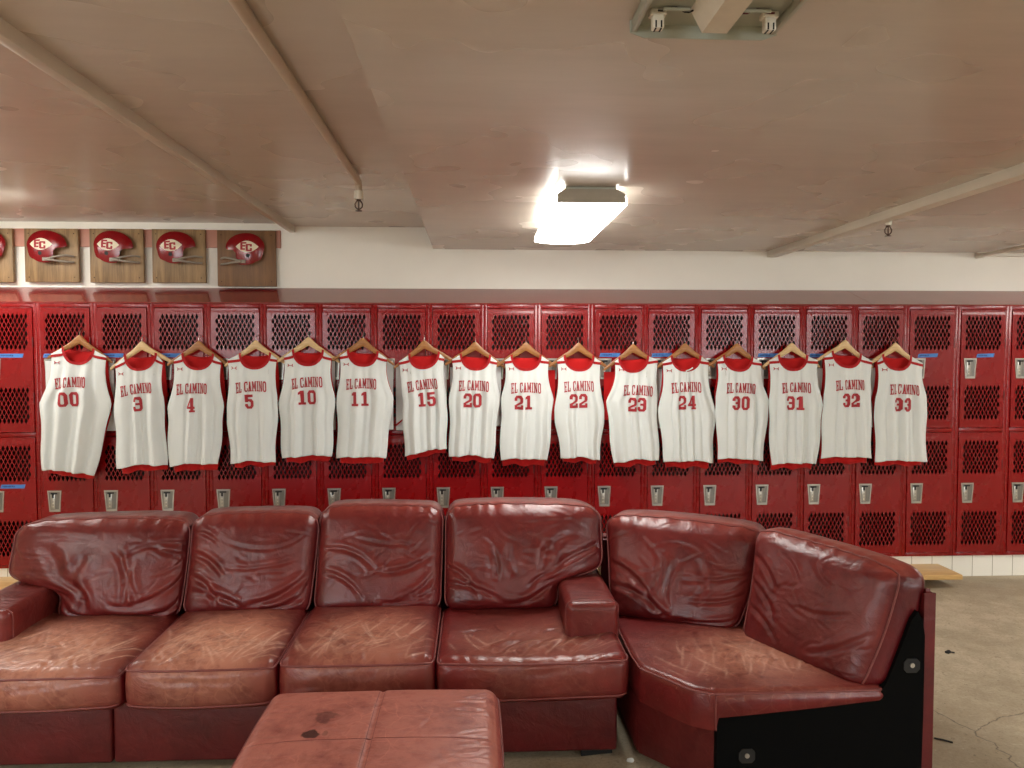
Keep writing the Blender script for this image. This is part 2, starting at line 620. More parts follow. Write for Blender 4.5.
# ------------------------------------------------------------------ lamps
def lamp_fixture(x, y0, y1, zc, label, along='y', wd=0.34, name='ceiling_light', sag=.014):
    """wraparound fluorescent fixture under a ceiling at height zc"""
    cx, cy = x, (y0 + y1) / 2
    L = y1 - y0
    t = thing(name, (cx, cy, zc - .09), label, 'ceiling light', 'wraparound ceiling lights')
    h = wd / 2

    def put(mbuild, nm, mat):
        if along == 'x':
            mbuild.v = [(cx + (p[1] - cy), cy + (p[0] - cx), p[2]) for p in mbuild.v]
        return mbuild.build(nm, mat, t)
    put(MB().box(cx - h * .70, cx + h * .70, y0 + .01, y1 - .01, zc - .022, zc - .001, .002), 'housing', M['pan'])
    prof = []
    for k in range(0, 15):
        a = k / 14
        u = -1 + 2 * a
        prof.append((cx + u * h, zc - .082 - sag * (1 - abs(u) ** 2.4)))
    prof = [(cx - h * .80, zc - .028), (cx - h * .97, zc - .045)] + prof + [(cx + h * .97, zc - .045), (cx + h * .80, zc - .028)]
    dm = MB().extrude_y(prof, y0 + .012, y1 - .012, 0, False)
    for i, q in ((0, 2), (1, 1), (len(prof) - 3, 1), (len(prof) - 2, 2)):
        dm.mi[2 + i] = q
    put(dm, 'diffuser', [M['diffuser'], M['diffuser_side'], M['pan']])
    for ya, yb in ((y0, y0 + .010), (y1 - .010, y1)):
        pe = [(cx - h * .72, zc - .014), (cx + h * .72, zc - .014), (cx + h * .93, zc - .036), (cx + h * .94, zc - .076), (cx - h * .94, zc - .076), (cx - h * .93, zc - .036)]
        put(MB().extrude_y(pe, ya, yb), 'end_cap', M['lampend'])
    return t


lamp_fixture(0.545, 3.57, 4.80, Z_SOF, 'lit white wraparound ceiling light above the row of jerseys')
lamp_fixture(-3.515, 4.13, 5.36, Z_LEFT, 'ceiling light at the left edge above the helmet plaques', along='x', sag=.05)
lamp_fixture(4.75, 3.6, 4.83, Z_SOF, 'lit ceiling light beyond the right edge of the view', sag=.05)
for (x, y, zc, lb) in ((-3.3, -1.0, Z_LEFT, 'added unseen ceiling light behind the viewer on the left'),
                       (0.545, -1.3, Z_SOF, 'added unseen ceiling light behind the viewer in the middle'),
                       (4.2, -1.0, Z_SOF, 'added unseen ceiling light behind the viewer on the right'),
                       (-3.4, 1.6, Z_LEFT, 'added unseen ceiling light beyond the left edge, level with the viewer'),
                       (4.2, 1.3, Z_SOF, 'added unseen ceiling light beyond the right edge, level with the viewer')):
    lamp_fixture(x, y - .615, y + .615, zc, lb, along='x', sag=.06)  # lamps added out of view as fill, lenses deepened to throw light sideways


def added_fill_window(n, x0, x1, z0, z1):
    """steel window in the wall behind the viewer, added unseen to brighten the room; its frosted panes glow"""
    t = bpy.data.objects.new('added_window_%d' % n, None)
    COL.objects.link(t)
    t.location = ((x0 + x1) / 2, YN, z0)
    t['kind'] = 'structure'
    b = MB()
    for (a, c, d, e) in ((x0, x1, z0, z0 + .05), (x0, x1, z1 - .05, z1), (x0, x0 + .05, z0, z1), (x1 - .05, x1, z0, z1)):
        b.box(a, c, YN + .001, YN + .05, d, e, .004)
    for k in range(1, 4):
        xm = x0 + (x1 - x0) * k / 4
        b.box(xm - .015, xm + .015, YN + .001, YN + .035, z0 + .05, z1 - .05, .003)
    b.build('frame', M['trim'], t)
    MB().box(x0 + .04, x1 - .04, YN + .004, YN + .010, z0 + .04, z1 - .04).build('pane', M['fill_glow'], t)


added_fill_window(1, -4.6, -2.2, 1.25, 2.3)  # both added behind the viewer to brighten the upper wall
added_fill_window(2, 3.6, 6.4, 1.25, 2.25)


def bare_fixture():
    x0, x1, y0, y1, z = 0.366, 0.704, 0.57, 1.80, Z_SOF
    t = thing('bare_light_fixture', ((x0 + x1) / 2, (y0 + y1) / 2, z - .06), 'unlit ceiling light fixture with its cover and tubes missing', 'ceiling light')
    cx = (x0 + x1) / 2
    mb = MB().box(x0 + .012, x1 - .012, y0, y1, z - .012, z - .001, .002)
    for s in (-1, 1):
        xa = cx + s * (x1 - x0) / 2
        mb.box(min(xa, xa - s * .012), max(xa, xa - s * .012), y0, y1, z - .030, z - .001, .002)
    mb.build('pan', M['pan'], t)
    # sloping end plates
    for ye, s in ((y1, -1), (y0, 1)):
        b = MB()
        p = [(x0 - .004, ye, z - .002), (x1 + .004, ye, z - .002), (x1 + .004, ye, z - .030), (x1 - .03, ye, z - .042), (x0 + .03, ye, z - .042), (x0 - .004, ye, z - .030)]
        q = [(a, ye + s * .05, z - .010) for a, _, _ in p[:2]] 
        n = len(p)
        b.add(p + [(a, c + s * .004, d) for a, c, d in p], [tuple(range(n)), tuple(range(2 * n - 1, n - 1, -1))] + [(i, (i + 1) % n, (i + 1) % n + n, i + n) for i in range(n)])
        b.build('end_plate', M['pan'], t)
    pr = [(cx - .055, z - .012), (cx - .028, z - .062), (cx + .028, z - .062), (cx + .055, z - .012)]
    MB().extrude_y(pr, y0 + .02, y1 - .085).build('ballast_cover', M['ballast'], t)
    for s in (-1, 1):
        for ye, d in ((y1 - .078, 1), (y0 + .07, -1)):
            b = MB().box(cx + s * .126 - .013, cx + s * .126 + .013, ye - .012, ye + .012, z - .054, z - .012, .004)
            b.box(cx + s * .126 - .018, cx + s * .126 + .018, ye - .014, ye + .014, z - .026, z - .012, .003)
            for q in (-.006, .006):
                b.box(cx + s * .126 + q - .0018, cx + s * .126 + q + .0018, ye - .0125, ye - .0118 , z - .053, z - .038, 0, mi=1)
                b.box(cx + s * .126 + q - .0018, cx + s * .126 + q + .0018, ye - .010, ye + .010, z - .0545, z - .044, 0, mi=1)
            b.build('lamp_socket', [M['socket'], M['black']], t)
    for s in (-1, 1):
        pts = [(cx + s * (.05 + .08 * k / 8), y1 - .098 + .004 * math.sin(k * 1.3), z - .018 - .004 * math.sin(k)) for k in range(9)]
        MB().tube(pts, .0022, 6).build('wire', M['hingem'] if s > 0 else M['black'], t)
        MB().tube([(cx + s * .06, y1 - .105, z - .02), (cx + s * .12, y1 - .105, z - .02)], .004, 8).build('clip_rod', M['pan'], t)


bare_fixture()


# ------------------------------------------------------------------ sprinklers and conduit
def sprinkler_head(x, y, ztop, t):
    b = MB().cyl((x, y, ztop), (x, y, ztop - .012), .012, 12)
    for s in (-1, 1):
        b.tube([(x + s * .010, y, ztop - .010), (x + s * .020, y, ztop - .026), (x + s * .018, y, ztop - .042), (x + s * .004, y, ztop - .054)], .0034, 8)
    b.cyl((x, y, ztop - .050), (x, y, ztop - .060), .005, 10)
    b.cyl((x, y, ztop - .060), (x, y, ztop - .063), .018, 16)
    b.cyl((x, y, ztop - .012), (x, y, ztop - .050), .0035, 8)
    b.build('sprinkler_head', M['brass'], t)


t = thing('sprinkler_pipe', (-0.612, 2.0, Z_MID - .06), 'thin painted pipe under the ceiling ending in a drop sprinkler, left of center', 'pipe')
px, ye = -0.612, 4.17
b = MB().tube([(px, YN + .1, Z_MID - .021), (px, ye - .05, Z_MID - .021), (px, ye - .015, Z_MID - .025), (px, ye, Z_MID - .042), (px, ye, Z_MID - .075)], .019, 14)
b.build('pipe', M['pipe'], t)
MB().cyl((px, ye, Z_MID - .070), (px, ye, Z_MID - .115), .024, 16).build('coupling', M['trim'], t)
sprinkler_head(px, ye, Z_MID - .113, t)
t = thing('ceiling_sprinkler', (2.33, 4.25, Z_SOF - .12), 'small dark sprinkler head under the pale ceiling batten on the right', 'sprinkler')
b = MB().tube([(2.33, 4.25, Z_SOF), (2.33, 4.25, Z_SOF - .055)], [.022, .018], 16)
b.build('fitting', M['trim'], t)
sprinkler_head(2.33, 4.25, Z_SOF - .053, t)
b = MB().tube([(3.87, 5.73, 2.374), (3.88, 4.6, 2.386), (3.88, 2.0, 2.386)], .014, 12)
b.cyl((3.87, 5.70, 2.374), (3.87, 5.775, 2.374), .018, 14)
tag(b.build('conduit', M['trim']), 'short stretch of conduit under the ceiling at the far right edge', 'conduit')
struct('trim_4', MB().box(3.86, XR, WY - .03, WY - .002, 2.372, Z_SOF, .003), M['trim'])


# ------------------------------------------------------------------ lockers
def clip_poly(poly, x0, x1, z0, z1):
    def cut(pl, ax, val, keep_less):
        out = []
        for i in range(len(pl)):
            a, b = pl[i], pl[(i + 1) % len(pl)]
            ia = (a[ax] <= val + 1e-9) if keep_less else (a[ax] >= val - 1e-9)
            ib = (b[ax] <= val + 1e-9) if keep_less else (b[ax] >= val - 1e-9)
            if ia:
                out.append(a)
            if ia != ib:
                t = (val - a[ax]) / (b[ax] - a[ax])
                out.append((a[0] + t * (b[0] - a[0]), a[1] + t * (b[1] - a[1])))
        return out
    for ax, val, kl in ((0, x0, False), (0, x1, True), (1, z0, False), (1, z1, True)):
        if poly:
            poly = cut(poly, ax, val, kl)
    return poly


def door_sheet(zb, zt, perfs, xa, xb, yf):
    """perforated steel door: (zb, zt) and a list of perforated bands (z0, z1)"""
    p, q = 0.0286, 0.0314
    bm = bmesh.new()

    def poly(pts):
        vs = [bm.verts.new((x, yf, z)) for x, z in pts]
        try:
            bm.faces.new(vs)
        except ValueError:
            pass
    xc = (xa + xb) / 2
    px0, px1 = xc - 9.5 * p / 2, xc + 9.5 * p / 2
    zs = [zb]
    for (z0, z1) in perfs:
        zs += [z0, z1]
    zs.append(zt)
    zs = sorted(zs)
    bands = sorted(perfs)
    for i in range(len(zs) - 1):
        a, b_ = zs[i], zs[i + 1]
        if (a, b_) in bands:
            poly([(xa, a), (px0, a), (px0, b_), (xa, b_)])
            poly([(px1, a), (xb, a), (xb, b_), (px1, b_)])
            # nine staggered rows of lozenges
            nrow = 9
            qq = (b_ - a) / nrow
            for r in range(-1, nrow + 2):
                zc_ = a + r * qq
                off = 0.5 if r % 2 else 1.0
                for c in range(-2, 12):
                    xc_ = px0 + (c + off) * p
                    dia = [(xc_ - p / 2, zc_), (xc_, zc_ - qq), (xc_ + p / 2, zc_), (xc_, zc_ + qq)]
                    hole = 1 <= r <= nrow - 1 and 0 <= c <= 8
                    if hole:
                        k = 0.79
                        inn = [(xc_ + (x - xc_) * k, zc_ + (z - zc_) * k) for x, z in dia]
                        for e in range(4):
                            poly([dia[e], dia[(e + 1) % 4], inn[(e + 1) % 4], inn[e]])
                    else:
                        cp = clip_poly(dia, px0, px1, a, b_)
                        if len(cp) >= 3:
                            poly(cp)
        else:
            poly([(xa, a), (xb, a), (xb, b_), (xa, b_)])
    bmesh.ops.remove_doubles(bm, verts=bm.verts[:], dist=2e-5)
    for f in bm.faces:
        if f.normal.y > 0:
            f.normal_flip()
    bm.normal_update()
    for f in bm.faces:
        if f.normal.y > 0:
            f.normal_flip()
    bmesh.ops.solidify(bm, geom=bm.faces[:], thickness=0.0016)
    return bm


def make_locker():
    x0 = LX0
    xm = x0 + LP / 2
    t = thing('locker', (xm, LY, ZB), 'red two-tier steel locker', 'locker', 'red two-tier lockers along the wall')
    h = LP / 2 - .0006
    b = MB()
    yf = LY
    b.box(xm - h, xm - h + .023, yf, yf + .030, ZB, ZT, .0015)
    b.box(xm + h - .023, xm + h, yf, yf + .030, ZB, ZT, .0015)
    b.box(xm - h + .023, xm + h - .023, yf, yf + .03, ZB, .178, .0015)
    b.box(xm - h + .023, xm + h - .023, yf, yf + .03, 1.059, 1.087, .0015)
    b.box(xm - h + .023, xm + h - .023, yf, yf + .03, 1.941, ZT, .0015)
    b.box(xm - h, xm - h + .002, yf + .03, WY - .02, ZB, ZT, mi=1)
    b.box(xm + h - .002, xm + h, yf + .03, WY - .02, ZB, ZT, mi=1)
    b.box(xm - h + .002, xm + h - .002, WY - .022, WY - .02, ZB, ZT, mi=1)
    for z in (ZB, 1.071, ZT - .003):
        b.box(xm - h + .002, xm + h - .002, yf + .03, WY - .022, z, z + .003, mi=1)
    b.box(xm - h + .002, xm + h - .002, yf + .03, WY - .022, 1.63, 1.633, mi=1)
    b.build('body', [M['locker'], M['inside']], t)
    xa, xb = xm - h + .0255, xm + h - .0255
    for tier, (zb, zt, p1, p2, lz) in enumerate(((0.181, 1.056, (0.226, 0.493), (0.744, 1.008), 0.544), (1.090, 1.938, (1.139, 1.405), (1.641, 1.907), 1.447))):
        bm = door_sheet(zb, zt, [p1, p2], xa, xb, yf - .004)
        d = MB().frombm(bm)
        # returned edges of the door
        for (u0, u1, v0, v1) in ((xa, xa + .004, zb, zt), (xb - .004, xb, zb, zt), (xa, xb, zb, zb + .004), (xa, xb, zt - .004, zt)):
            d.box(u0, u1, yf - .0055, yf + .016, v0, v1, .001)
        dob = d.build('door', M['locker'], t)
        # tapered latch pocket
        xl = xa + .022
        b = MB()
        o = [(xl, lz + .145), (xl + .094, lz + .145), (xl + .084, lz), (xl + .012, lz)]
        i_ = [(xl + .009, lz + .135), (xl + .085, lz + .135), (xl + .076, lz + .016), (xl + .020, lz + .016)]
        yo, yi = yf - .0085, yf - .0062
        vs = [(x, yo, z) for x, z in o] + [(x, yo, z) for x, z in i_] + [(x, yf - .004, z) for x, z in o]
        fs = [(k, (k + 1) % 4, (k + 1) % 4 + 4, k + 4) for k in range(4)] + [(k, k + 8, (k + 1) % 4 + 8, (k + 1) % 4) for k in range(4)]
        b.add(vs, fs, 0)
        vs = [(x, yo, z) for x, z in i_] + [(x * .94 + .06 * (xl + .047), yi, z) for x, z in i_]
        b.add(vs, [(k, (k + 1) % 4, (k + 1) % 4 + 4, k + 4) for k in range(4)] + [(4, 5, 6, 7)], 1)
        b.box(xl + .020, xl + .050, yi - .0018, yi, lz + .020, lz + .118, .0008, mi=0)
        b.box(xl + .030, xl + .045, yi - .0022, yi - .0002, lz + .096, lz + .128, .0004, mi=2)
        b.box(xl + .022, xl + .066, yi - .0022, yi - .0002, lz + .120, lz + .131, .0004, mi=2)
        for zz in (.035, .058, .082):
            b.cyl((xl + .037, yi - .0016, lz + zz), (xl + .037, yi - .0026, lz + zz), .0042, 10, mi=3)
        b.build('latch', [M['steel'], M['steel_dark'], M['black'], M['socket']], dob)
        for zz in (zb + .20, zt - .27):
            MB().box(xb - .0035, xb + .0035, yf - .0075, yf - .002, zz, zz + .070, .001).build('hinge', M['hingem'], dob)
    return t


def tape_on(lk, tier, dx, dz, wdt, tilt=0.0, ink=True):
    """blue tape stuck on an upper (1) or lower (0) door of a locker"""
    doors = sorted([c for c in lk.children if c.name.split('.')[0] == 'door'], key=lambda o: o.location.z)
    dob = doors[tier]
    c = lk.location
    z = (1.612 if tier else 0.716) + dz
    x = c.x + dx
    y = LY - .0062
    b = MB()
    n = 6
    hw, hh = wdt / 2, .0135
    vs, fs = [], []
    for k in range(n + 1):
        u = -1 + 2 * k / n
        for s in (-1, 1):
            vs.append((x + u * hw + s * .004, y, z + s * hh + u * hw * tilt))
    for k in range(n):
        fs.append((2 * k, 2 * k + 2, 2 * k + 3, 2 * k + 1))
    vs2 = vs + [(a, y + .0008, d) for a, _, d in vs]
    m = len(vs)
    fs2 = fs + [tuple(i + m for i in f)[::-1] for f in fs]
    b.add(vs2, fs2, 0)
    if ink:
        rnd = random.Random(int((x + 9) * 1000))
        xx = x - hw * .85
        while xx < x + hw * .1:
            wl = .004 + .006 * rnd.random()
            b.box(xx, xx + wl, y - .0004, y, z - .005 + rnd.random() * .003 + (xx - x) * tilt, z + .003 + rnd.random() * .003 + (xx - x) * tilt, 0, mi=1)
            xx += wl + .003
    b.build('tape', [M['tape'], M['ink']], dob)


first = make_locker()
NUMS = ['00', '3', '4', '5', '10', '11', '15', '20', '21', '22', '23', '24', '30', '31', '32', '33']
lockers = {}
for i in range(-1, 19):
    lk = first if i == 0 else copy_tree(first)
    lk.location = (LX0 + LP * (i + .5), LY, ZB)
    if i == -1:
        lb = 'red two-tier steel locker left of the one behind jersey 00, cut by the left edge'
    elif 0 <= i <= 15:
        lb = 'red two-tier steel locker with jersey number %s hanging in front' % NUMS[i]
    elif i == 16:
        lb = 'red two-tier steel locker immediately right of jersey 33, its upper latch half covered'
    elif i == 17:
        lb = 'red two-tier steel locker with uncovered doors and slanted blue tape, second right of jersey 33'
    else:
        lb = 'red two-tier steel locker cut off by the right edge of the view'
    tag(lk, lb)
    lockers[i] = lk
for (i, tier, dx, dz, wd, tl) in ((-1, 1, .02, 0, .16, 0), (-1, 0, .01, .004, .16, 0), (0, 1, -.07, 0, .15, 0), (1, 1, -.07, .002, .15, 0), (2, 1, -.07, .002, .16, 0),
                                  (10, 1, -.06, .004, .14, 0), (11, 1, -.07, .004, .14, .02), (13, 1, -.06, .002, .15, 0), (14, 1, -.08, .0, .12, 0),
                                  (16, 1, -.03, 0, .145, .02), (17, 1, .018, 0, .130, .03)):
    tape_on(lockers[i], tier, dx, dz, wd, tl)

# sloping hoods over the lockers
hood_x = [XL + .01, -2.526, 2.841, XR - .01]
for k, lb in enumerate(('sloping red hood over the lockers below the helmet plaques at the left end', 'long middle length of the sloping red hood over the lockers', 'sloping red hood over the lockers at the right end')):
    a, c = hood_x[k] + .0012, hood_x[k + 1] - .0012
    prof = [(LY - .004, ZT + .001), (WY - .008, ZT + .001), (WY - .008, ZR), (WY - .012, ZR + .001), (LY - .002, ZT + .010), (LY - .005, ZT + .007)]
    b = MB().extrude_x(prof, a, c)
    tag(b.build('locker_hood', M['hood']), lb, 'locker top', 'sloping locker hoods')

# ------------------------------------------------------------------ long plank bench in front of the locker plinth
t = thing('plank_bench', (-0.8, 5.23, 0), 'long low varnished wooden plank lying along the foot of the lockers', 'bench')
MB().box(-4.9, 3.372, 5.095, 5.383, .064, .098, .006, 3).build('board', M['plank'], t)
for x in (-4.2, -2.6, -1.0, .6, 2.2):
    MB().box(x - .05, x + .05, 5.15, 5.35, 0, .0645, .003).build('foot', M['plank'], t)
b = MB()
bm = bmesh.new()
bmesh.ops.create_icosphere(bm, subdivisions=2, radius=.012)
for v in bm.verts:
    v.co = Vector((v.co.x * 1.5 + 2.571, v.co.y * 1.1 + 3.997, max(v.co.z * .8, -.006) + .006 + .003 * math.sin(v.co.x * 300)))
b.frombm(bm, 0, True)
b.cyl((2.585, 3.99, .008), (2.60, 3.985, .006), .004, 8)
tag(b.build('plastic_scrap', M['black']), 'small black plastic scrap on the bare concrete floor', 'litter')
bm = bmesh.new()
bmesh.ops.create_icosphere(bm, subdivisions=2, radius=.012)
for v in bm.verts:
    v.co = Vector((v.co.x * 1.3 + .62, v.co.y + 2.98, max(v.co.z * .7, -.005) + .005 + .003 * math.sin(v.co.y * 400 + v.co.x * 250)))
tag(MB().frombm(bm).build('paper_scrap', M['white']), 'crumpled white paper scrap on the floor between sofa and corner seat', 'litter')


tag(MB().tube([(1.939, 3.095, .004), (1.967, 3.079, .004), (1.995, 3.055, .004)], .0038, 8).build('stick', M['black']), 'thin black stick lying on the floor beside the open end of the corner seat', 'litter')


# ------------------------------------------------------------------ mounted helmets
def helmet_fn(mirror, cx, cz):
    rx, rz = .140, .150
    # outline of the shell round the center (x forward, z up)
    pts = [(.150, -.014), (.092, -.021), (.072, -.042), (.066, -.085), (.056, -.121), (.000, -.127), (-.066, -.104), (-.099, -.087), (-.118, -.028)]
    ang = [math.atan2(z, x) for x, z in pts]
    rad = [math.hypot(x, z) for x, z in pts]
    order = np.argsort(ang)
    ang, rad = np.array(ang)[order], np.array(rad)[order]

    def dome_r(a):
        c, s = math.cos(a), math.sin(a)
        r_x = .152 if c > 0 else .126
        r_z = .104
        return 1 / math.sqrt((c / r_x) ** 2 + (s / r_z) ** 2)

    def rmax(a):
        if a < 0:
            lo, hi = ang[0], ang[-1]
            r = float(np.interp(a, ang, rad))
            if a > hi:
                r = dome_r(a)
            if a < lo:
                t_ = (lo - a) / (lo + PI)
                r = rad[0] * (1 - t_) + dome_r(PI) * t_
            return r
        return dome_r(a)

    def depth(x, z):
        r_x = .165 if x > 0 else .138
        r_z = .118 if z > 0 else .215
        return .072 * math.sqrt(max(0, 1 - (x / r_x) ** 2 - (z / r_z) ** 2)) ** 0.85
    return rmax, depth


def mounted_helmet(name, xc, z0, z1, wd, mirror, wood_mat, label, hx, hz, dz_tilt=0.0, cut=None):
    yb = WY - .030
    t = thing(name, (xc, yb, z0), label, 'helmet plaque', 'football helmets mounted on wooden plaques')
    b = MB().box(xc - wd / 2, xc + wd / 2, yb - .026, yb + .004, z0, z1, .003)
    for sx in (-1, 1):
        for sz in (0, 1):
            b.cyl((xc + sx * (wd / 2 - .03), yb - .0255, z0 + .035 + sz * (z1 - z0 - .07)), (xc + sx * (wd / 2 - .03), yb - .0275, z0 + .035 + sz * (z1 - z0 - .07)), .004, 8, mi=1)
    b.build('board', [wood_mat, M['brass']], t)
    yf = yb - .026
    sg = -1 if mirror else 1
    rmax, depth = helmet_fn(mirror, hx, hz)

    def W(x, z, off=0.0):
        a = dz_tilt
        x2, z2 = x * math.cos(a) - z * math.sin(a), x * math.sin(a) + z * math.cos(a)
        return (hx + sg * x2, yf - depth(x, z) - off, hz + z2)
    NA, NR = 96, 20
    vs, fs = [], []
    for i in range(NA):
        a = -PI + 2 * PI * i / NA
        R_ = rmax(a)
        for j in range(NR + 1):
            rr = R_ * math.sin(j / NR * PI / 2)
            vs.append(W(rr * math.cos(a), rr * math.sin(a)))
    for i in range(NA):
        k = (i + 1) % NA
        for j in range(NR):
            if j == 0:
                fs.append((i * (NR + 1), i * (NR + 1) + 1, k * (NR + 1) + 1))
            else:
                fs.append((i * (NR + 1) + j, i * (NR + 1) + j + 1, k * (NR + 1) + j + 1, k * (NR + 1) + j))
    o = MB().add(vs, fs, 0, True).build('helmet', M['helmet'], t, autosmooth=60)
    sm = o.modifiers.new('thick', 'SOLIDIFY')
    sm.thickness = .005
    sm.offset = -1
    # ear hole
    ex, ez = -.016, -.062
    MB().add([W(ex + .019 * math.cos(k * PI / 10), ez + .019 * math.sin(k * PI / 10), .0012) for k in range(20)], [tuple(range(20))]).build('ear_rim', M['helmet'], o)
    MB().add([W(ex + .014 * math.cos(k * PI / 10), ez + .014 * math.sin(k * PI / 10), .0022) for k in range(20)], [tuple(range(20))]).build('ear_hole', M['black'], o)
    # lens shaped decal with two overlapped letters
    dx, dz, lw, lh = -.010, .002, .080, .042

    def lens(sc, off):
        top = [(dx + sc * lw * u, dz + sc * lh * (1 - u * u)) for u in np.linspace(-1, 1, 25)]
        bot = [(dx + sc * lw * u, dz - sc * lh * (1 - u * u)) for u in np.linspace(1, -1, 25)[1:-1]]
        ring = top + bot
        ctr = (dx, dz)
        vs_, fs_ = [], []
        K = 6
        for p_ in ring:
            for j in range(K + 1):
                f_ = j / K
                vs_.append(W(ctr[0] + (p_[0] - ctr[0]) * f_, ctr[1] + (p_[1] - ctr[1]) * f_, off))
        n_ = len(ring)
        for i in range(n_):
            k = (i + 1) % n_
            for j in range(K):
                fs_.append((i * (K + 1) + j, i * (K + 1) + j + 1, k * (K + 1) + j + 1, k * (K + 1) + j))
        return vs_, fs_
    v_, f_ = lens(1.0, .0012)
    d = MB().add(v_, f_, 0, True)

    def rect(x0, z0_, x1, z1_):
        n_ = 5
        vs_ = [W(x0 + (x1 - x0) * i / n_, z0_ + (z1_ - z0_) * j / n_, .0024) for i in range(n_ + 1) for j in range(n_ + 1)]
        fs_ = [(i * (n_ + 1) + j, (i + 1) * (n_ + 1) + j, (i + 1) * (n_ + 1) + j + 1, i * (n_ + 1) + j + 1) for i in range(n_) for j in range(n_)]
        d.add(vs_, fs_, 1, True)
    ms = sg
    gl = lambda x: dx + ms * x
    for (a, b_, c, e) in ((-.046, -.022, -.030, .032), (-.046, .020, -.002, .032), (-.031, -.001, -.010, .011), (-.046, -.024, -.012, -.013)):      # E
        rect(gl(a), dz + b_, gl(c), dz + e)
    for (a, b_, c, e) in ((-.008, -.030, .008, .016), (-.002, .008, .034, .019), (-.002, -.034, .034, -.022), (.022, -.026, .036, -.010), (.022, .000, .036, .016)):      # C
        rect(gl(a), dz + b_, gl(c), dz + e)
    d.build('decal', [M['decal'], M['print']], o, fix=False)
    # two bar face mask
    jx, jz = .030, -.106
    m = MB()
    p0 = Vector(W(jx, jz, .006))
    for (zt_, bend) in ((.028, .02), (-.014, -.006)):
        pts = []
        for k in range(13):
            u = k / 12
            x = jx + u * .160
            z = jz + zt_ * min(1, u * 1.25) + bend * u * (1 - u)
            y = -(depth(jx, jz) + .008) * (1 - u ** 2.6) - .012
            pts.append((hx + sg * x, yf + y, hz + z))
        m.tube(pts, .0075, 10)
    xa, xb_ = sorted((hx + sg * (jx - .028), hx + sg * (jx + .045)))
    ya = yf - depth(jx, jz) - .014
    m.box(xa, xb_, ya, ya + .012, hz + jz - .012, hz + jz + .014, .003)
    for u in (.2, .5):
        m.cyl((xa + (xb_ - xa) * u, ya - .0015, hz + jz), (xa + (xb_ - xa) * u, ya + .002, hz + jz), .0045, 8, mi=1)
    m.build('face_mask', [M['maskgrey'], M['steel_dark']], t)
    return t


mounted_helmet('helmet_plaque', -3.499, 2.138, 2.523, .384, True, M['oak'], 'football helmet plaque cut by the left edge of the view', -3.46, 2.405)
mounted_helmet('helmet_plaque', -3.035, 2.141, 2.524, .378, False, M['oak'], 'red football helmet on plaque above jersey 00, leftmost whole plaque', -3.063, 2.402)
mounted_helmet('helmet_plaque', -2.578, 2.139, 2.526, .379, False, M['oak'], 'red football helmet on plaque second from the left among the whole plaques', -2.598, 2.402, -.05)
mounted_helmet('helmet_plaque', -2.138, 2.140, 2.526, .379, False, M['oak'], 'red football helmet on plaque between the second plaque and the darker one', -2.158, 2.400, .05)
mounted_helmet('helmet_plaque', -1.654, 2.116, 2.523, .419, True, M['oakdark'], 'red football helmet facing left on the larger darker plaque', -1.640, 2.393)


# ------------------------------------------------------------------ lettering for the jerseys
def Rc(x0, y0, x1, y1):
    return [(x0, y0), (x1, y0), (x1, y1), (x0, y1)]


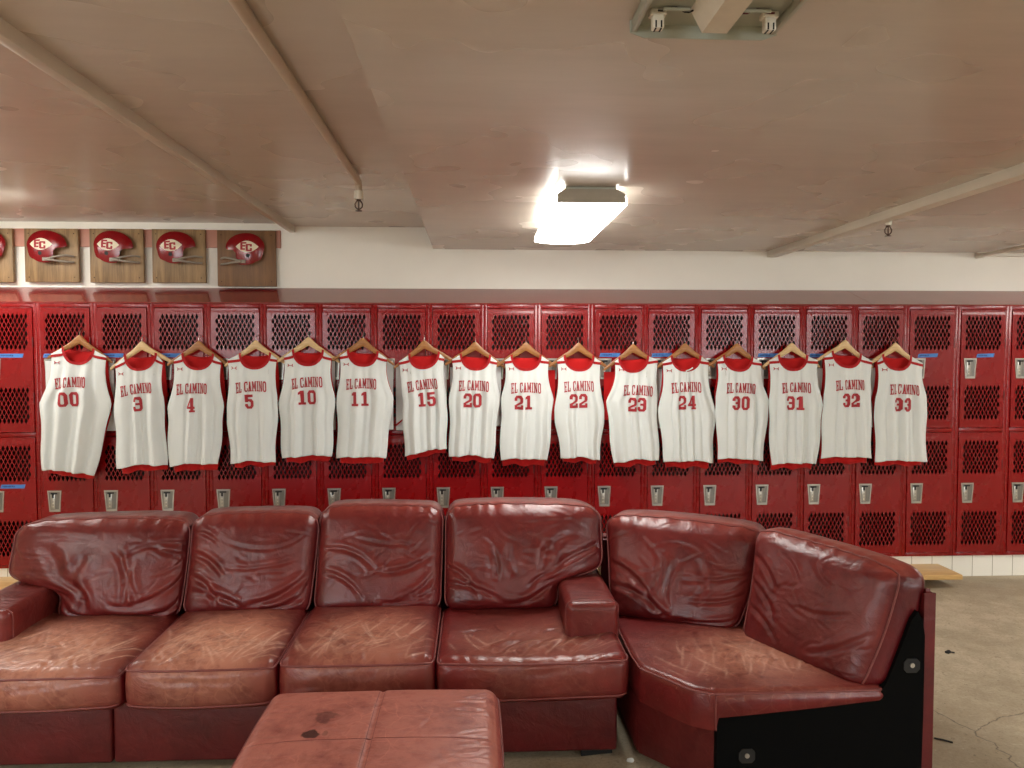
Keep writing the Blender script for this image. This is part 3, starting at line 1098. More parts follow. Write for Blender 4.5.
GL = {   # block letters with slab serifs in a 1 x 1 cell
    'E': [Rc(.0, 0, .5, .11), Rc(0, .89, .5, 1), Rc(.12, .05, .42, .95), Rc(.12, .0, .95, .12), Rc(.12, .88, .95, 1), Rc(.12, .44, .72, .56), Rc(.76, .0, .95, .30), Rc(.76, .70, .95, 1), Rc(.60, .36, .74, .64)],
    'L': [Rc(.0, 0, .55, .11), Rc(0, .89, .55, 1), Rc(.12, .05, .42, .95), Rc(.12, .0, .95, .12), Rc(.76, .0, .95, .36)],
    'C': [Rc(.04, .14, .34, .86), [(.04, .16), (.24, 0), (.74, 0), (.96, .16), (.80, .16), (.62, .12), (.40, .12), (.30, .2)], [(.04, .84), (.30, .80), (.40, .88), (.62, .88), (.80, .84), (.96, .84), (.74, 1), (.24, 1)], Rc(.72, .12, .96, .34), Rc(.72, .66, .96, 1)],
    'A': [[(.36, 1), (.66, 1), (.42, .06), (.12, .06)], [(.36, 1), (.66, 1), (.90, .06), (.58, .06)], Rc(.0, 0, .46, .1), Rc(.52, 0, 1, .1), Rc(.28, .27, .74, .38)],
    'M': [Rc(.08, .05, .28, .95), Rc(.72, .05, .94, .95), [(.06, 1), (.30, 1), (.58, .22), (.42, .22)], [(.70, 1), (.94, 1), (.58, .22), (.42, .22)], Rc(0, 0, .36, .1), Rc(.64, 0, 1, .1), Rc(0, .9, .26, 1), Rc(.74, .9, 1, 1)],
    'I': [Rc(.28, 0, .72, 1), Rc(.06, 0, .94, .11), Rc(.06, .89, .94, 1)],
    'N': [Rc(.10, .05, .28, .95), Rc(.72, .05, .90, .95), [(.06, 1), (.32, 1), (.90, 0), (.68, 0)], Rc(0, 0, .38, .1), Rc(.62, .9, 1, 1), Rc(0, .9, .28, 1)],
    'O': [Rc(.04, .16, .32, .84), Rc(.68, .16, .96, .84), [(.04, .17), (.24, 0), (.76, 0), (.96, .17), (.68, .2), (.60, .12), (.40, .12), (.32, .2)], [(.04, .83), (.32, .8), (.40, .88), (.60, .88), (.68, .8), (.96, .83), (.76, 1), (.24, 1)]],
    '0': [Rc(.02, .18, .34, .82), Rc(.66, .18, .98, .82), [(.02, .19), (.22, 0), (.78, 0), (.98, .19), (.66, .24), (.60, .17), (.40, .17), (.34, .24)], [(.02, .81), (.34, .76), (.40, .83), (.60, .83), (.66, .76), (.98, .81), (.78, 1), (.22, 1)]],
    '1': [Rc(.34, 0, .70, 1), Rc(.12, 0, .92, .17), [(.14, .72), (.34, .76), (.40, 1), (.14, .88)]],
    '2': [[(.02, .62), (.34, .62), (.34, .76), (.02, .82)], [(.02, .80), (.34, .74), (.40, .83), (.60, .83), (.66, .76), (.98, .81), (.78, 1), (.22, 1)], Rc(.66, .56, .98, .82), [(.98, .57), (.66, .57), (.62, .53), (.66, .40), (.92, .46)], [(.72, .56), (.90, .44), (.36, .26), (.02, .30)], Rc(.02, .0, .34, .32), Rc(.02, 0, .98, .2), Rc(.72, 0, .98, .32)],
    '3': [[(.02, .66), (.34, .66), (.34, .76), (.02, .82)], [(.02, .80), (.34, .74), (.40, .83), (.60, .83), (.66, .76), (.98, .81), (.78, 1), (.22, 1)], Rc(.66, .56, .98, .82), [(.66, .60), (.98, .58), (.86, .50), (.98, .42), (.66, .40), (.56, .50)], Rc(.34, .42, .72, .58), Rc(.66, .18, .98, .44), [(.02, .19), (.22, 0), (.78, 0), (.98, .19), (.66, .24), (.60, .17), (.40, .17), (.34, .24)], [(.02, .18), (.34, .22), (.34, .34), (.02, .34)]],
    '4': [Rc(.54, 0, .86, 1), Rc(.40, 0, .98, .14), Rc(.02, .24, .98, .40), [(.02, .36), (.30, .36), (.62, .86), (.58, 1)], ],
    '5': [Rc(.04, .46, .36, 1), Rc(.04, .82, .92, 1), [(.04, .50), (.36, .46), (.42, .52), (.60, .52), (.66, .46), (.98, .52), (.78, .68), (.34, .68)], Rc(.66, .18, .98, .53), [(.02, .19), (.22, 0), (.78, 0), (.98, .19), (.66, .24), (.60, .17), (.40, .17), (.34, .24)], [(.02, .18), (.34, .22), (.34, .34), (.02, .34)]],
}


def glyph_mesh(polys, T, surf, off, mb, step=0.010, mi=0):
    """polys in 2-D, T maps them to (X, Z) on the shirt, surf gives the cloth's Y"""
    bm = bmesh.new()
    for pl in polys:
        q = [T(x, y) for x, y in pl]
        try:
            f = bm.faces.new([bm.verts.new((x, 0, z)) for x, z in q])
        except ValueError:
            continue
    bmesh.ops.triangulate(bm, faces=bm.faces[:])
    for _ in range(4):
        es = [e for e in bm.edges if e.calc_length() > step]
        if not es:
            break
        bmesh.ops.subdivide_edges(bm, edges=es, cuts=1)
        bmesh.ops.triangulate(bm, faces=bm.faces[:])
    bm.normal_update()
    for f in bm.faces:
        if f.normal.y > 0:
            f.normal_flip()
    for v in bm.verts:
        v.co.y = surf(v.co.x, v.co.z) - off
    mb.frombm(bm, mi, True)


JY = 5.28


class Shirt:
    """front of a hanging jersey as a height field over (X, Z)"""
    def __init__(s, d, seed, folds):
        s.ap, s.SL, s.SR, s.AL, s.AR, s.HL, s.HR = d[:7]
        s.rng = random.Random(seed)
        s.xc = s.ap[0]
        s.zt = s.ap[1] - .067
        s.folds = folds
        s.phase = [s.rng.uniform(0, 6.28) for _ in range(6)]

    def edge(s, side, z):
        SH, A, H = (s.SL, s.AL, s.HL) if side < 0 else (s.SR, s.AR, s.HR)
        if z >= SH[1]:
            return SH[0]
        if z >= A[1]:
            t = (SH[1] - z) / (SH[1] - A[1])
            inw = -side * .010 * math.sin(PI * min(1, t * 1.15))
            return SH[0] + inw + (A[0] - SH[0] - 0) * t ** 2.0
        t = (A[1] - z) / (A[1] - H[1])
        t = min(t, 1.2)
        bul = side * .006 * math.sin(PI * min(1, t) * 2 + s.phase[0])
        return A[0] + (H[0] - A[0]) * (t ** 1.15) + bul * min(1, t * 4)

    def surf(s, x, z):
        xl, xr = s.edge(-1, z), s.edge(1, z)
        u = (x - xl) / max(xr - xl, 1e-4) * 2 - 1
        v = (s.zt - z) / (s.zt - min(s.HL[1], s.HR[1]))
        y = JY + .008 - .026 * min(1, max(0, v) * 3)
        y += .030 * min(1, abs(u)) ** 4 * min(1, .3 + v)
        ramp = max(0.0, min(1.0, (v - .05) / .55))
        ramp = ramp * ramp * (3 - 2 * ramp)
        f = 0
        for (p, dr, wd, am) in s.folds:
            d = (u - p - dr * v) / wd
            f += am * math.exp(-d * d) - .45 * am * math.exp(-((abs(d) - 1.7) / .6) ** 2)
        y -= 1.75 * f * (.12 + .88 * ramp)
        y -= .0022 * math.sin(u * 7 + s.phase[1] + 2.5 * v) * (.3 + ramp) + .0010 * math.sin(u * 19 + v * 5 + s.phase[2]) * (.6 + .4 * math.sin(u * 5 + s.phase[4]))
        # soft drag lines from the shoulders towards the chest
        y -= .003 * math.sin((abs(u) * 4 + v * 14) + s.phase[3]) * max(0, 1 - abs(v - .25) * 3)
        return y


HW, HD = .094, .098     # collar half width and depth


def jersey(num, d, seed, tilt, folds, label, htone, shorts=None, lining_drop=.024, cord=False):
    s = Shirt(d, seed, folds)
    rnd = s.rng
    zt = s.zt
    xc = s.xc
    sl_t = (s.SR[1] - s.SL[1]) / (s.SR[0] - s.SL[0])

    def ztop(x):
        e = (x - xc) / HW
        tl = sl_t * (x - xc)
        if abs(e) < 1:
            return zt + tl - HD * math.sqrt(max(0, 1 - abs(e) ** 2.3))
        if x < xc:
            t_ = (xc - HW - x) / max(1e-3, (xc - HW - s.SL[0]))
            z0 = zt + sl_t * (-HW)
            return z0 + (s.SL[1] - z0) * t_ ** 0.9
        t_ = (x - xc - HW) / max(1e-3, (s.SR[0] - xc - HW))
        z0 = zt + sl_t * HW
        return z0 + (s.SR[1] - z0) * t_ ** 0.9

    def zhem(u):      # u 0..1
        z = s.HL[1] + (s.HR[1] - s.HL[1]) * u
        z += .016 * math.sin(PI * u) + .006 * math.sin(u * 9 + s.phase[4]) * math.sin(PI * u)
        return z
    NU, NV = 72, 84
    # columns packed so that the collar's corners are vertices
    def colx():
        a, b_ = s.SL[0], s.SR[0]
        l_, r_ = xc - HW, xc + HW
        xs = list(np.linspace(a, l_, 15)) + [xc + HW * math.sin(k) for k in np.linspace(-PI / 2, PI / 2, NU - 28)][1:-1] + list(np.linspace(r_, b_, 15))
        return xs
    xs = colx()
    n = len(xs)
    us = [(x - s.SL[0]) / (s.SR[0] - s.SL[0]) for x in xs]
    vs, fs = [], []
    for j in range(NV + 1):
        v = (j / NV) ** 1.0
        for x0, u in zip(xs, us):
            z = ztop(x0) + (zhem(u) - ztop(x0)) * v
            xl, xr = s.edge(-1, z), s.edge(1, z)
            x = xl + (xr - xl) * u
            # top stays where the collar is
            k = min(1, v * 5)
            x = x0 * (1 - k) + x * k if v < .2 else x
            if u in (0.0, 1.0):
                x = xl if u == 0.0 else xr
            vs.append((x, s.surf(x, z), z))
    for j in range(NV):
        for i in range(n - 1):
            fs.append((j * n + i, j * n + i + 1, (j + 1) * n + i + 1, (j + 1) * n + i))
    t = thing('jersey', (xc, JY + .03, min(s.HL[1], s.HR[1])), label, 'jersey', 'white basketball jerseys on hangers')
    o = MB().add(vs, [f[::-1] for f in fs], 0, True).build('front', M['white'], t, autosmooth=0, fix=False)
    sm = o.modifiers.new('cloth', 'SOLIDIFY')
    sm.thickness = .0012
    sm.offset = -1
    # red lining / back of the shirt
    NB = 40
    vs, fs = [], []
    yb = JY + .058
    zmin = min(s.HL[1], s.HR[1])
    ph = rnd.uniform(0, 6)
    for j in range(31):
        v = j / 30
        for i in range(NB + 1):
            u = i / NB
            x0 = s.SL[0] + .004 + (s.SR[0] - s.SL[0] - .008) * u
            e = (x0 - xc) / (HW + .003)
            top = zt + sl_t * (x0 - xc) - (.020 * math.sqrt(max(0, 1 - e * e)) if abs(e) < 1 else (abs(e) - 1) * HW * .30) - .004
            if abs(e) > 1:
                top = min(top, ztop(x0) - .005)
            bot = zhem(u) - lining_drop - .010 * math.sin(PI * u) + .005 * math.sin(u * 13 + ph)
            z = top + (bot - top) * v
            # straighter sides: shows through the arm holes
            def bedge(sd):
                SH, A, H = (s.SL, s.AL, s.HL) if sd < 0 else (s.SR, s.AR, s.HR)
                if z > A[1]:
                    tt = max(0, (SH[1] - z) / (SH[1] - A[1]))
                    return s.edge(sd, z) + sd * (.016 if (sd > 0 and not shorts) else .002) * math.sin(PI * min(1, tt)) - sd * .004
                tt = (A[1] - z) / (A[1] - H[1])
                return A[0] - sd * .010 + (H[0] - A[0] - sd * .004) * min(tt, 1.15)
            xl, xr = bedge(-1), bedge(1)
            x = xl + (xr - xl) * u
            bulge = max(0, v - .5) * 2
            y = yb - .024 * bulge * math.sin(PI * u) ** .6 + .005 * math.sin(u * 21 + ph + v * 3) * (.2 + bulge)
            vs.append((x, y, z))
    for j in range(30):
        for i in range(NB):
            fs.append((j * (NB + 1) + i, (j + 1) * (NB + 1) + i, (j + 1) * (NB + 1) + i + 1, j * (NB + 1) + i + 1))
    o2 = MB().add(vs, fs, 0, True).build('lining', M['red'], t, autosmooth=0, fix=False)
    o2['label'] = 'red inside of the reversible jersey'
    sm = o2.modifiers.new('cloth', 'SOLIDIFY')
    sm.thickness = .0012
    # collar: ribbed band along the scoop, and the two shoulder stripes
    def strip(pa, pb, m, mi=0, off=.003, K=4):
        vv, ff = [], []
        for (a, b_) in zip(pa, pb):
            for k in range(K + 1):
                x = a[0] + (b_[0] - a[0]) * k / K
                z = a[1] + (b_[1] - a[1]) * k / K
                vv.append((x, s.surf(x, z) - off, z))
        for i in range(len(pa) - 1):
            for k in range(K):
                q = i * (K + 1) + k
                ff.append((q, q + 1, q + K + 2, q + K + 1))
        m.add(vv, ff, mi, True)
    m = MB()
    pa, pb = [], []
    for k in range(41):
        a = -PI / 2 + PI * k / 40
        e = math.sin(a)
        x = xc + (HW - .001) * e
        pa.append((x, zt + sl_t * (x - xc) - HD * max(0, 1 - abs(e) ** 2.3) ** .5 + .003))
        x2 = xc + (HW + .014) * e
        pb.append((x2, zt + sl_t * (x2 - xc) - (HD + .013) * max(0, 1 - abs(e) ** 2.3) ** .5 - .002))
    strip(pa, pb, m, 0, .003)
    for sd in (-1, 1):
        SH = s.SL if sd < 0 else s.SR
        x0, x1 = xc + sd * (HW + .004), SH[0]
        z0 = zt + sl_t * sd * HW - .050
        z1 = SH[1] - .016
        pa = [(x0 + (x1 - x0) * k / 12, z0 + (z1 - z0) * (k / 12) ** .8 + .010) for k in range(13)]
        pb = [(x, z - .018) for x, z in pa]
        strip(pa, pb, m, 0, .0025)
    m.build('collar_trim', M['redtrim'], t, autosmooth=0, fix=False)
    # wording, number and maker's mark
    (tx, tz), (nx, nz) = d[7], d[8]
    word = 'EL CAMINO'
    wl = {'E': .92, 'L': .92, ' ': .45, 'C': .92, 'A': 1.02, 'M': 1.22, 'I': .62, 'N': 1.06, 'O': .96}
    tot = sum(wl[c] for c in word)
    Wd, Hh = .208, .066
    ca, sa = math.cos(tilt), math.sin(tilt)
    m = MB()
    xx = -Wd / 2
    for c in word:
        cw = wl[c] / tot * Wd
        if c != ' ':
            def T(x, y, xx=xx, cw=cw):
                lx = xx + (x * .90 + .05) * cw
                lz = (y - .5) * Hh * (1.0 + .10 * abs(lx) / (Wd / 2)) + .008 * (1 - (lx / (Wd / 2)) ** 2) 
                return (tx + lx * ca - lz * sa, tz + lx * sa + lz * ca)
            glyph_mesh(GL[c], T, s.surf, .0035, m)
        xx += cw
    m.build('lettering', M['print'], t, autosmooth=0, fix=False)
    m = MB()
    cw, ch = .060, .096
    full = cw * len(num) + .006 * (len(num) - 1)
    for q, c in enumerate(num):
        def T(x, y, q=q):
            lx = -full / 2 + q * (cw + .006) + x * cw
            lz = (y - .5) * ch
            t2 = tilt * .5
            return (nx + lx * math.cos(t2) - lz * math.sin(t2), nz + lx * math.sin(t2) + lz * math.cos(t2))
        glyph_mesh(GL[c], T, s.surf, .0035, m)
    m.build('number', M['print'], t, autosmooth=0, fix=False)
    m = MB()
    lx0, lz0 = s.SL[0] + .045, s.SL[1] - .058
    polys = []
    for sd in (-1, 1):     # two small interlocked arcs
        arc = [(sd * (.023 - .014 * math.cos(a)), .012 * math.sin(a)) for a in np.linspace(-1.15, 1.15, 9)]
        arc2 = [(sd * (.023 - .0075 * math.cos(a)), .0105 * math.sin(a)) for a in np.linspace(-1.15, 1.15, 9)]
        for k in range(8):
            polys.append([arc[k], arc[k + 1], arc2[k + 1], arc2[k]])
    polys.append(Rc(-.011, -.002, .011, .002))
    glyph_mesh(polys, lambda x, y: (lx0 + x, lz0 + y), s.surf, .0032, m)
    m.build('emblem', M['print'], t, autosmooth=0, fix=False)
    if cord:
        pts = [(xc + .045, 0, zt - .085), (xc + .02, 0, zt - .100), (xc - .002, 0, zt - .106), (xc - .006, 0, zt - .13), (xc - .004, 0, zt - .17), (xc + .004, 0, zt - .205), (xc + .002, 0, zt - .225)]
        pts = [(x, s.surf(x, z) - .007, z) for x, _, z in pts]
        MB().tube(pts, .0042, 8).build('drawcord', M['white'], t)
    # ---- the hanger, a thing of its own
    hy = JY + .032
    ax, az = s.ap
    hs = sl_t * 1.25
    wood_mat = M['woodlight'] if htone == 'pale' else M['wooddark']
    th = thing('hanger', (ax, hy, az - .13), '%s wooden hanger carrying jersey number %s' % (htone, num), 'hanger', 'wooden hangers hooked on the locker doors')
    vs, fs = [], []
    NH = 48
    for k in range(NH + 1):
        u = -1 + 2 * k / NH
        a = abs(u)
        x = ax + u * .208
        zc = az - .010 - .128 * (a ** 1.12) - (.012 * math.exp(-(u / .12) ** 2) - .012) * 0 + hs * u * .208 - .012 * (1 - math.exp(-(u / .18) ** 2))
        hh = .019 * (1 - .50 * a ** 2 + .55 * math.exp(-(u / .22) ** 2)) if a < .97 else .006
        dd = .0105 * (1 - .45 * a * a)
        yy = hy + .009 * u
        ring = [(-dd, -hh * .6), (-dd * .6, -hh), (dd * .6, -hh), (dd, -hh * .6), (dd, hh * .6), (dd * .6, hh), (-dd * .6, hh), (-dd, hh * .6)]
        for (py, pz) in ring:
            vs.append((x, yy + py, zc + pz))
    for k in range(NH):
        for e in range(8):
            fs.append((k * 8 + e, k * 8 + (e + 1) % 8, (k + 1) * 8 + (e + 1) % 8, (k + 1) * 8 + e))
    fs += [tuple(range(8)), tuple(NH * 8 + e for e in range(8))[::-1]]
    MB().add(vs, fs, 0, True).build('bar', wood_mat, th)
    zh = az
    pts = [(ax, hy, zh - .004), (ax, hy, zh + .022)]
    for k in range(12):
        a = -PI / 2 + k / 11 * PI * 1.35
        pts.append((ax + .004 * math.sin(a), hy + .040 - .040 * math.cos(a) * (1 if k < 6 else .5) - (.012 if k > 8 else 0) * 0, zh + .040 + .018 * math.sin(a)))
    pts = [(ax, hy, zh - .004), (ax, hy, zh + .020), (ax, hy + .006, zh + .042), (ax, hy + .024, zh + .055), (ax, hy + .046, zh + .055), (ax, hy + .062, zh + .044), (ax, hy + .078, zh + .040)]
    MB().tube(pts, .0019, 8).build('hook', M['wire'], th)
    # ---- shorts behind the shirt
    if shorts:
        x0, x1, ztp, zbt, colr, stripe = shorts
        tsh = thing('shorts', ((x0 + x1) / 2, JY + .08, zbt), '%s basketball shorts hanging behind jersey number %s' % (colr, num), 'shorts', 'basketball shorts behind the jerseys')
        mat = M['white'] if colr == 'white' else M['red']
        ys = JY + .078
        legs = MB()
        wsum = x1 - x0
        band = MB()
        ph = rnd.uniform(0, 6)
        for ly in (0, 1):
            NXs, NZs = 36, 24
            vs, fs = [], []
            for j in range(NZs + 1):
                v = j / NZs
                for i in range(NXs + 1):
                    u = i / NXs
                    fl = .004 + .010 * v
                    x = (x0 - fl * 0) + (wsum) * u
                    gap = max(0, v - .62) * .10
                    if abs(u - .5) < .5:
                        x += (gap * (1 if u > .5 else -1)) * math.exp(-((u - .5) / .12) ** 2) 
                    z = ztp - .030 + (zbt - ztp + .030) * v
                    y = ys + (.006 if ly else -.004) * (1 - 2 * 0) + .004 * math.sin(u * 16 + ph + v * 2) * v
                    if ly == 0:
                        y -= .006 * math.sin(PI * u) * v
                    y = min(y, LY - .009)
                    vs.append((x, y, z))
            for j in range(NZs):
                for i in range(NXs):
                    if j / NZs > .62 and i == NXs // 2:
                        continue
                    fs.append((j * (NXs + 1) + i, (j + 1) * (NXs + 1) + i, (j + 1) * (NXs + 1) + i + 1, j * (NXs + 1) + i + 1))
            legs.add(vs, fs, 0, True)
            vs, fs = [], []
            for j in range(5):
                for i in range(NXs + 1):
                    u = i / NXs
                    x = x0 + wsum * u
                    z = ztp - .032 * j / 4
                    vs.append((x, ys + (.006 if ly else -.006) + .0012 * math.sin(u * 90), z))
            for j in range(4):
                for i in range(NXs):
                    fs.append((j * (NXs + 1) + i, (j + 1) * (NXs + 1) + i, (j + 1) * (NXs + 1) + i + 1, j * (NXs + 1) + i + 1))
            band.add(vs, fs, 0, True)
        o3 = legs.build('legs', mat, tsh, autosmooth=0)
        o4 = band.build('waistband', mat, tsh, autosmooth=0)
        if stripe:
            q = MB()
            for sd, xe in ((1, x0),):
                q.add([(xe + .001, ys - .014, zbt + .028), (xe + .055, ys - .016, zbt + .075), (xe + .055, ys - .016, zbt + .087), (xe + .001, ys - .014, zbt + .043)], [(0, 1, 2, 3)])
            q.build('side_stripe', M['redtrim'], tsh)


JD = {
    '00': [(-2.646, 1.731), (-2.826, 1.624), (-2.464, 1.605), (-2.901, 1.296), (-2.433, 1.288), (-2.897, 0.842), (-2.561, 0.801), (-2.687, 1.428), (-2.7, 1.321)],
    '3': [(-2.237, 1.69), (-2.409, 1.548), (-2.093, 1.573), (-2.422, 1.244), (-2.085, 1.293), (-2.411, 0.846), (-2.078, 0.871), (-2.258, 1.383), (-2.25, 1.288)],
    '4': [(-1.861, 1.694), (-2.022, 1.58), (-1.707, 1.573), (-2.066, 1.262), (-1.69, 1.267), (-2.065, 0.858), (-1.736, 0.875), (-1.894, 1.385), (-1.902, 1.28)],
    '5': [(-1.48, 1.698), (-1.663, 1.586), (-1.336, 1.592), (-1.674, 1.241), (-1.333, 1.304), (-1.655, 0.875), (-1.351, 0.885), (-1.502, 1.397), (-1.516, 1.302)],
    '10': [(-1.126, 1.72), (-1.288, 1.605), (-0.969, 1.601), (-1.328, 1.291), (-0.945, 1.316), (-1.306, 0.911), (-0.975, 0.922), (-1.129, 1.425), (-1.13, 1.329)],
    '11': [(-0.757, 1.716), (-0.913, 1.611), (-0.594, 1.592), (-0.935, 1.328), (-0.551, 1.327), (-0.938, 0.909), (-0.609, 0.906), (-0.764, 1.416), (-0.775, 1.318)],
    '15': [(-0.341, 1.699), (-0.514, 1.572), (-0.203, 1.598), (-0.487, 1.314), (-0.190, 1.326), (-0.48, 0.918), (-0.184, 0.969), (-0.352, 1.407), (-0.324, 1.314)],
    '20': [(0.01, 1.689), (-0.151, 1.585), (0.159, 1.572), (-0.172, 1.326), (0.178, 1.325), (-0.17, 0.916), (0.132, 0.901), (-0.001, 1.401), (-0.01, 1.306)],
    '21': [(0.359, 1.686), (0.212, 1.579), (0.516, 1.578), (0.184, 1.312), (0.549, 1.311), (0.183, 0.888), (0.507, 0.886), (0.357, 1.386), (0.34, 1.29)],
    '22': [(0.725, 1.682), (0.574, 1.578), (0.876, 1.572), (0.554, 1.233), (0.904, 1.231), (0.602, 0.898), (0.873, 0.883), (0.723, 1.396), (0.719, 1.3)],
    '23': [(1.106, 1.673), (0.975, 1.572), (1.278, 1.585), (0.914, 1.297), (1.274, 1.296), (0.972, 0.863), (1.29, 0.88), (1.134, 1.366), (1.126, 1.273)],
    '24': [(1.473, 1.68), (1.31, 1.565), (1.636, 1.571), (1.28, 1.243), (1.690, 1.215), (1.329, 0.867), (1.67, 0.858), (1.471, 1.387), (1.476, 1.286)],
    '30': [(1.842, 1.679), (1.696, 1.578), (2.011, 1.564), (1.684, 1.321), (2.063, 1.3), (1.704, 0.884), (2.034, 0.868), (1.859, 1.38), (1.856, 1.281)],
    '31': [(2.232, 1.683), (2.066, 1.578), (2.414, 1.577), (2.062, 1.267), (2.450, 1.266), (2.089, 0.841), (2.415, 0.846), (2.25, 1.383), (2.243, 1.28)],
    '32': [(2.617, 1.703), (2.459, 1.604), (2.803, 1.571), (2.453, 1.299), (2.795, 1.318), (2.441, 0.885), (2.818, 0.883), (2.636, 1.401), (2.638, 1.298)],
    '33': [(2.981, 1.684), (2.844, 1.571), (3.173, 1.557), (2.824, 1.284), (3.199, 1.303), (2.838, 0.856), (3.22, 0.853), (3.026, 1.368), (3.014, 1.266)],
}
# folds: center, drift towards the hem, width, height
FD = {
    '00': [(-.30, -.12, .16, .020), (.30, .05, .14, .022), (-.85, 0, .18, .010)],
    '3': [(-.05, -.02, .09, .010), (.55, .05, .16, .016), (-.6, -.1, .2, .010)],
    '4': [(-.1, -.05, .10, .012), (.40, .10, .12, .014), (.02, .0, .06, .008)],
    '5': [(-.35, -.12, .12, .014), (.45, .15, .14, .014)],
    '10': [(-.35, -.05, .13, .018), (.42, .05, .12, .016)],
    '11': [(-.25, -.02, .14, .014), (.45, .05, .14, .012)],
    '15': [(.25, .05, .12, .012), (-.45, -.05, .14, .012), (.7, 0, .12, .012)],
    '20': [(.05, -.02, .10, .012), (.5, .1, .14, .014), (-.5, -.05, .12, .010)],
    '21': [(-.15, .0, .12, .016), (.5, .15, .15, .012)],
    '22': [(-.25, -.1, .10, .013), (.4, .2, .14, .012)],
    '23': [(.05, .05, .09, .011), (-.5, -.1, .15, .012), (.5, .1, .12, .010)],
    '24': [(-.35, -.1, .08, .012), (.05, .05, .08, .012), (.55, .25, .12, .014)],
    '30': [(-.3, -.1, .10, .011), (.3, .1, .10, .012), (.75, 0, .12, .010)],
    '31': [(.15, .05, .09, .014), (-.45, -.1, .12, .012), (.6, .1, .12, .012)],
    '32': [(-.2, -.1, .10, .011), (.45, .15, .12, .012)],
    '33': [(-.35, -.05, .12, .012), (.10, -.05, .10, .012), (.6, .1, .14, .012)],
}
DETAIL = {
    '00': 'white sleeveless jersey numbered 00 with red collar, first at the left',
    '24': 'white sleeveless jersey numbered 24 with a loose white cord at the collar',
}
TILT = {'00': .05, '3': .13, '4': .03, '5': .05, '10': .07, '11': .01, '15': .13, '20': -.03, '21': 0, '22': .02, '23': -.04, '24': .03, '30': -.03, '31': 0, '32': .02, '33': -.04}
PALE = {'3', '5', '10', '31', '32', '33'}
SHORT = {
    '00': (-2.898, -2.446, 1.578, 1.10, 'white', False),
    '10': (-1.270, -.958, 1.575, 1.10, 'white', False),
    '11': (-.895, -.560, 1.578, 1.10, 'white', False),
    '15': (-.540, -.190, 1.548, 1.095, 'white', True),
    '20': (-.165, .188, 1.530, 1.12, 'white', False),
    '21': (.235, .566, 1.510, 1.16, 'red', False),
    '23': (.912, 1.25, 1.498, 1.16, 'red', False),
    '24': (1.288, 1.62, 1.518, 1.10, 'white', False),
    '30': (1.72, 2.050, 1.520, 1.10, 'white', False),
    '32': (2.440, 2.77, 1.520, 1.10, 'white', False),
    '33': (2.812, 3.14, 1.525, 1.10, 'white', False),
}
for q, num in enumerate(NUMS):
    lb = DETAIL.get(num, 'white sleeveless jersey numbered %s with red collar hanging on the lockers' % num)
    jersey(num, JD[num], 40 + q, TILT[num], FD[num], lb, 'pale' if num in PALE else 'brown', SHORT.get(num), lining_drop=.030 + .006 * ((q * 7) % 3), cord=(num == '24'))


# ------------------------------------------------------------------ leather cushions
def fold_field(U, Sx, creases):
    """height field from creases: (points, width, depth, ridge)"""
    H = np.zeros_like(U)
    for (pts, wd, dp, rg) in creases:
        best = np.full_like(U, 1e9)
        sgn = np.zeros_like(U)
        along = np.zeros_like(U)
        P = np.array(pts, float)
        seg = np.diff(P, axis=0)
        ln = np.hypot(seg[:, 0], seg[:, 1])
        tot = ln.sum()
        acc = 0
        for k in range(len(seg)):
            dx, dy = seg[k] / ln[k]
            rx, ry = U - P[k, 0], Sx - P[k, 1]
            tt = np.clip(rx * dx + ry * dy, 0, ln[k])
            ex, ey = rx - tt * dx, ry - tt * dy
            d = np.hypot(ex, ey)
            m = d < best
            best = np.where(m, d, best)
            sgn = np.where(m, np.sign(ex * -dy + ey * dx), sgn)
            along = np.where(m, (acc + tt) / tot, along)
            acc += ln[k]
        env = np.sin(np.clip(along, 0.0, 1.0) * np.pi) ** 0.6
        g = -dp * np.exp(-(best / wd) ** 2)
        g += rg * dp * np.exp(-((best - 1.9 * wd) / (1.1 * wd)) ** 2) * np.where(sgn > 0, 1.0, .55)
        H += g * env
    return H


def arc(p0, p1, sag, n=7):
    (x0, y0), (x1, y1) = p0, p1
    nx, ny = -(y1 - y0), (x1 - x0)
    return [(x0 + (x1 - x0) * t + nx * sag * 4 * t * (1 - t), y0 + (y1 - y0) * t + ny * sag * 4 * t * (1 - t)) for t in np.linspace(0, 1, n)]


def vnoise(U, V, seed, freq, octaves=3):
    rng = np.random.RandomState(seed)
    H = np.zeros_like(U)
    am = 1.0
    for o in range(octaves):
        for k in range(5):
            a = rng.uniform(0, 2 * np.pi)
            f = freq * (1.9 ** o) * rng.uniform(.7, 1.3)
            H += am / 5 * np.sin(f * (U * np.cos(a) + V * np.sin(a)) + rng.uniform(0, 6.28) + 1.2 * np.sin(f * .6 * (V * np.cos(a) - U * np.sin(a)) + rng.uniform(0, 6.28)))
        am *= .5
    return H


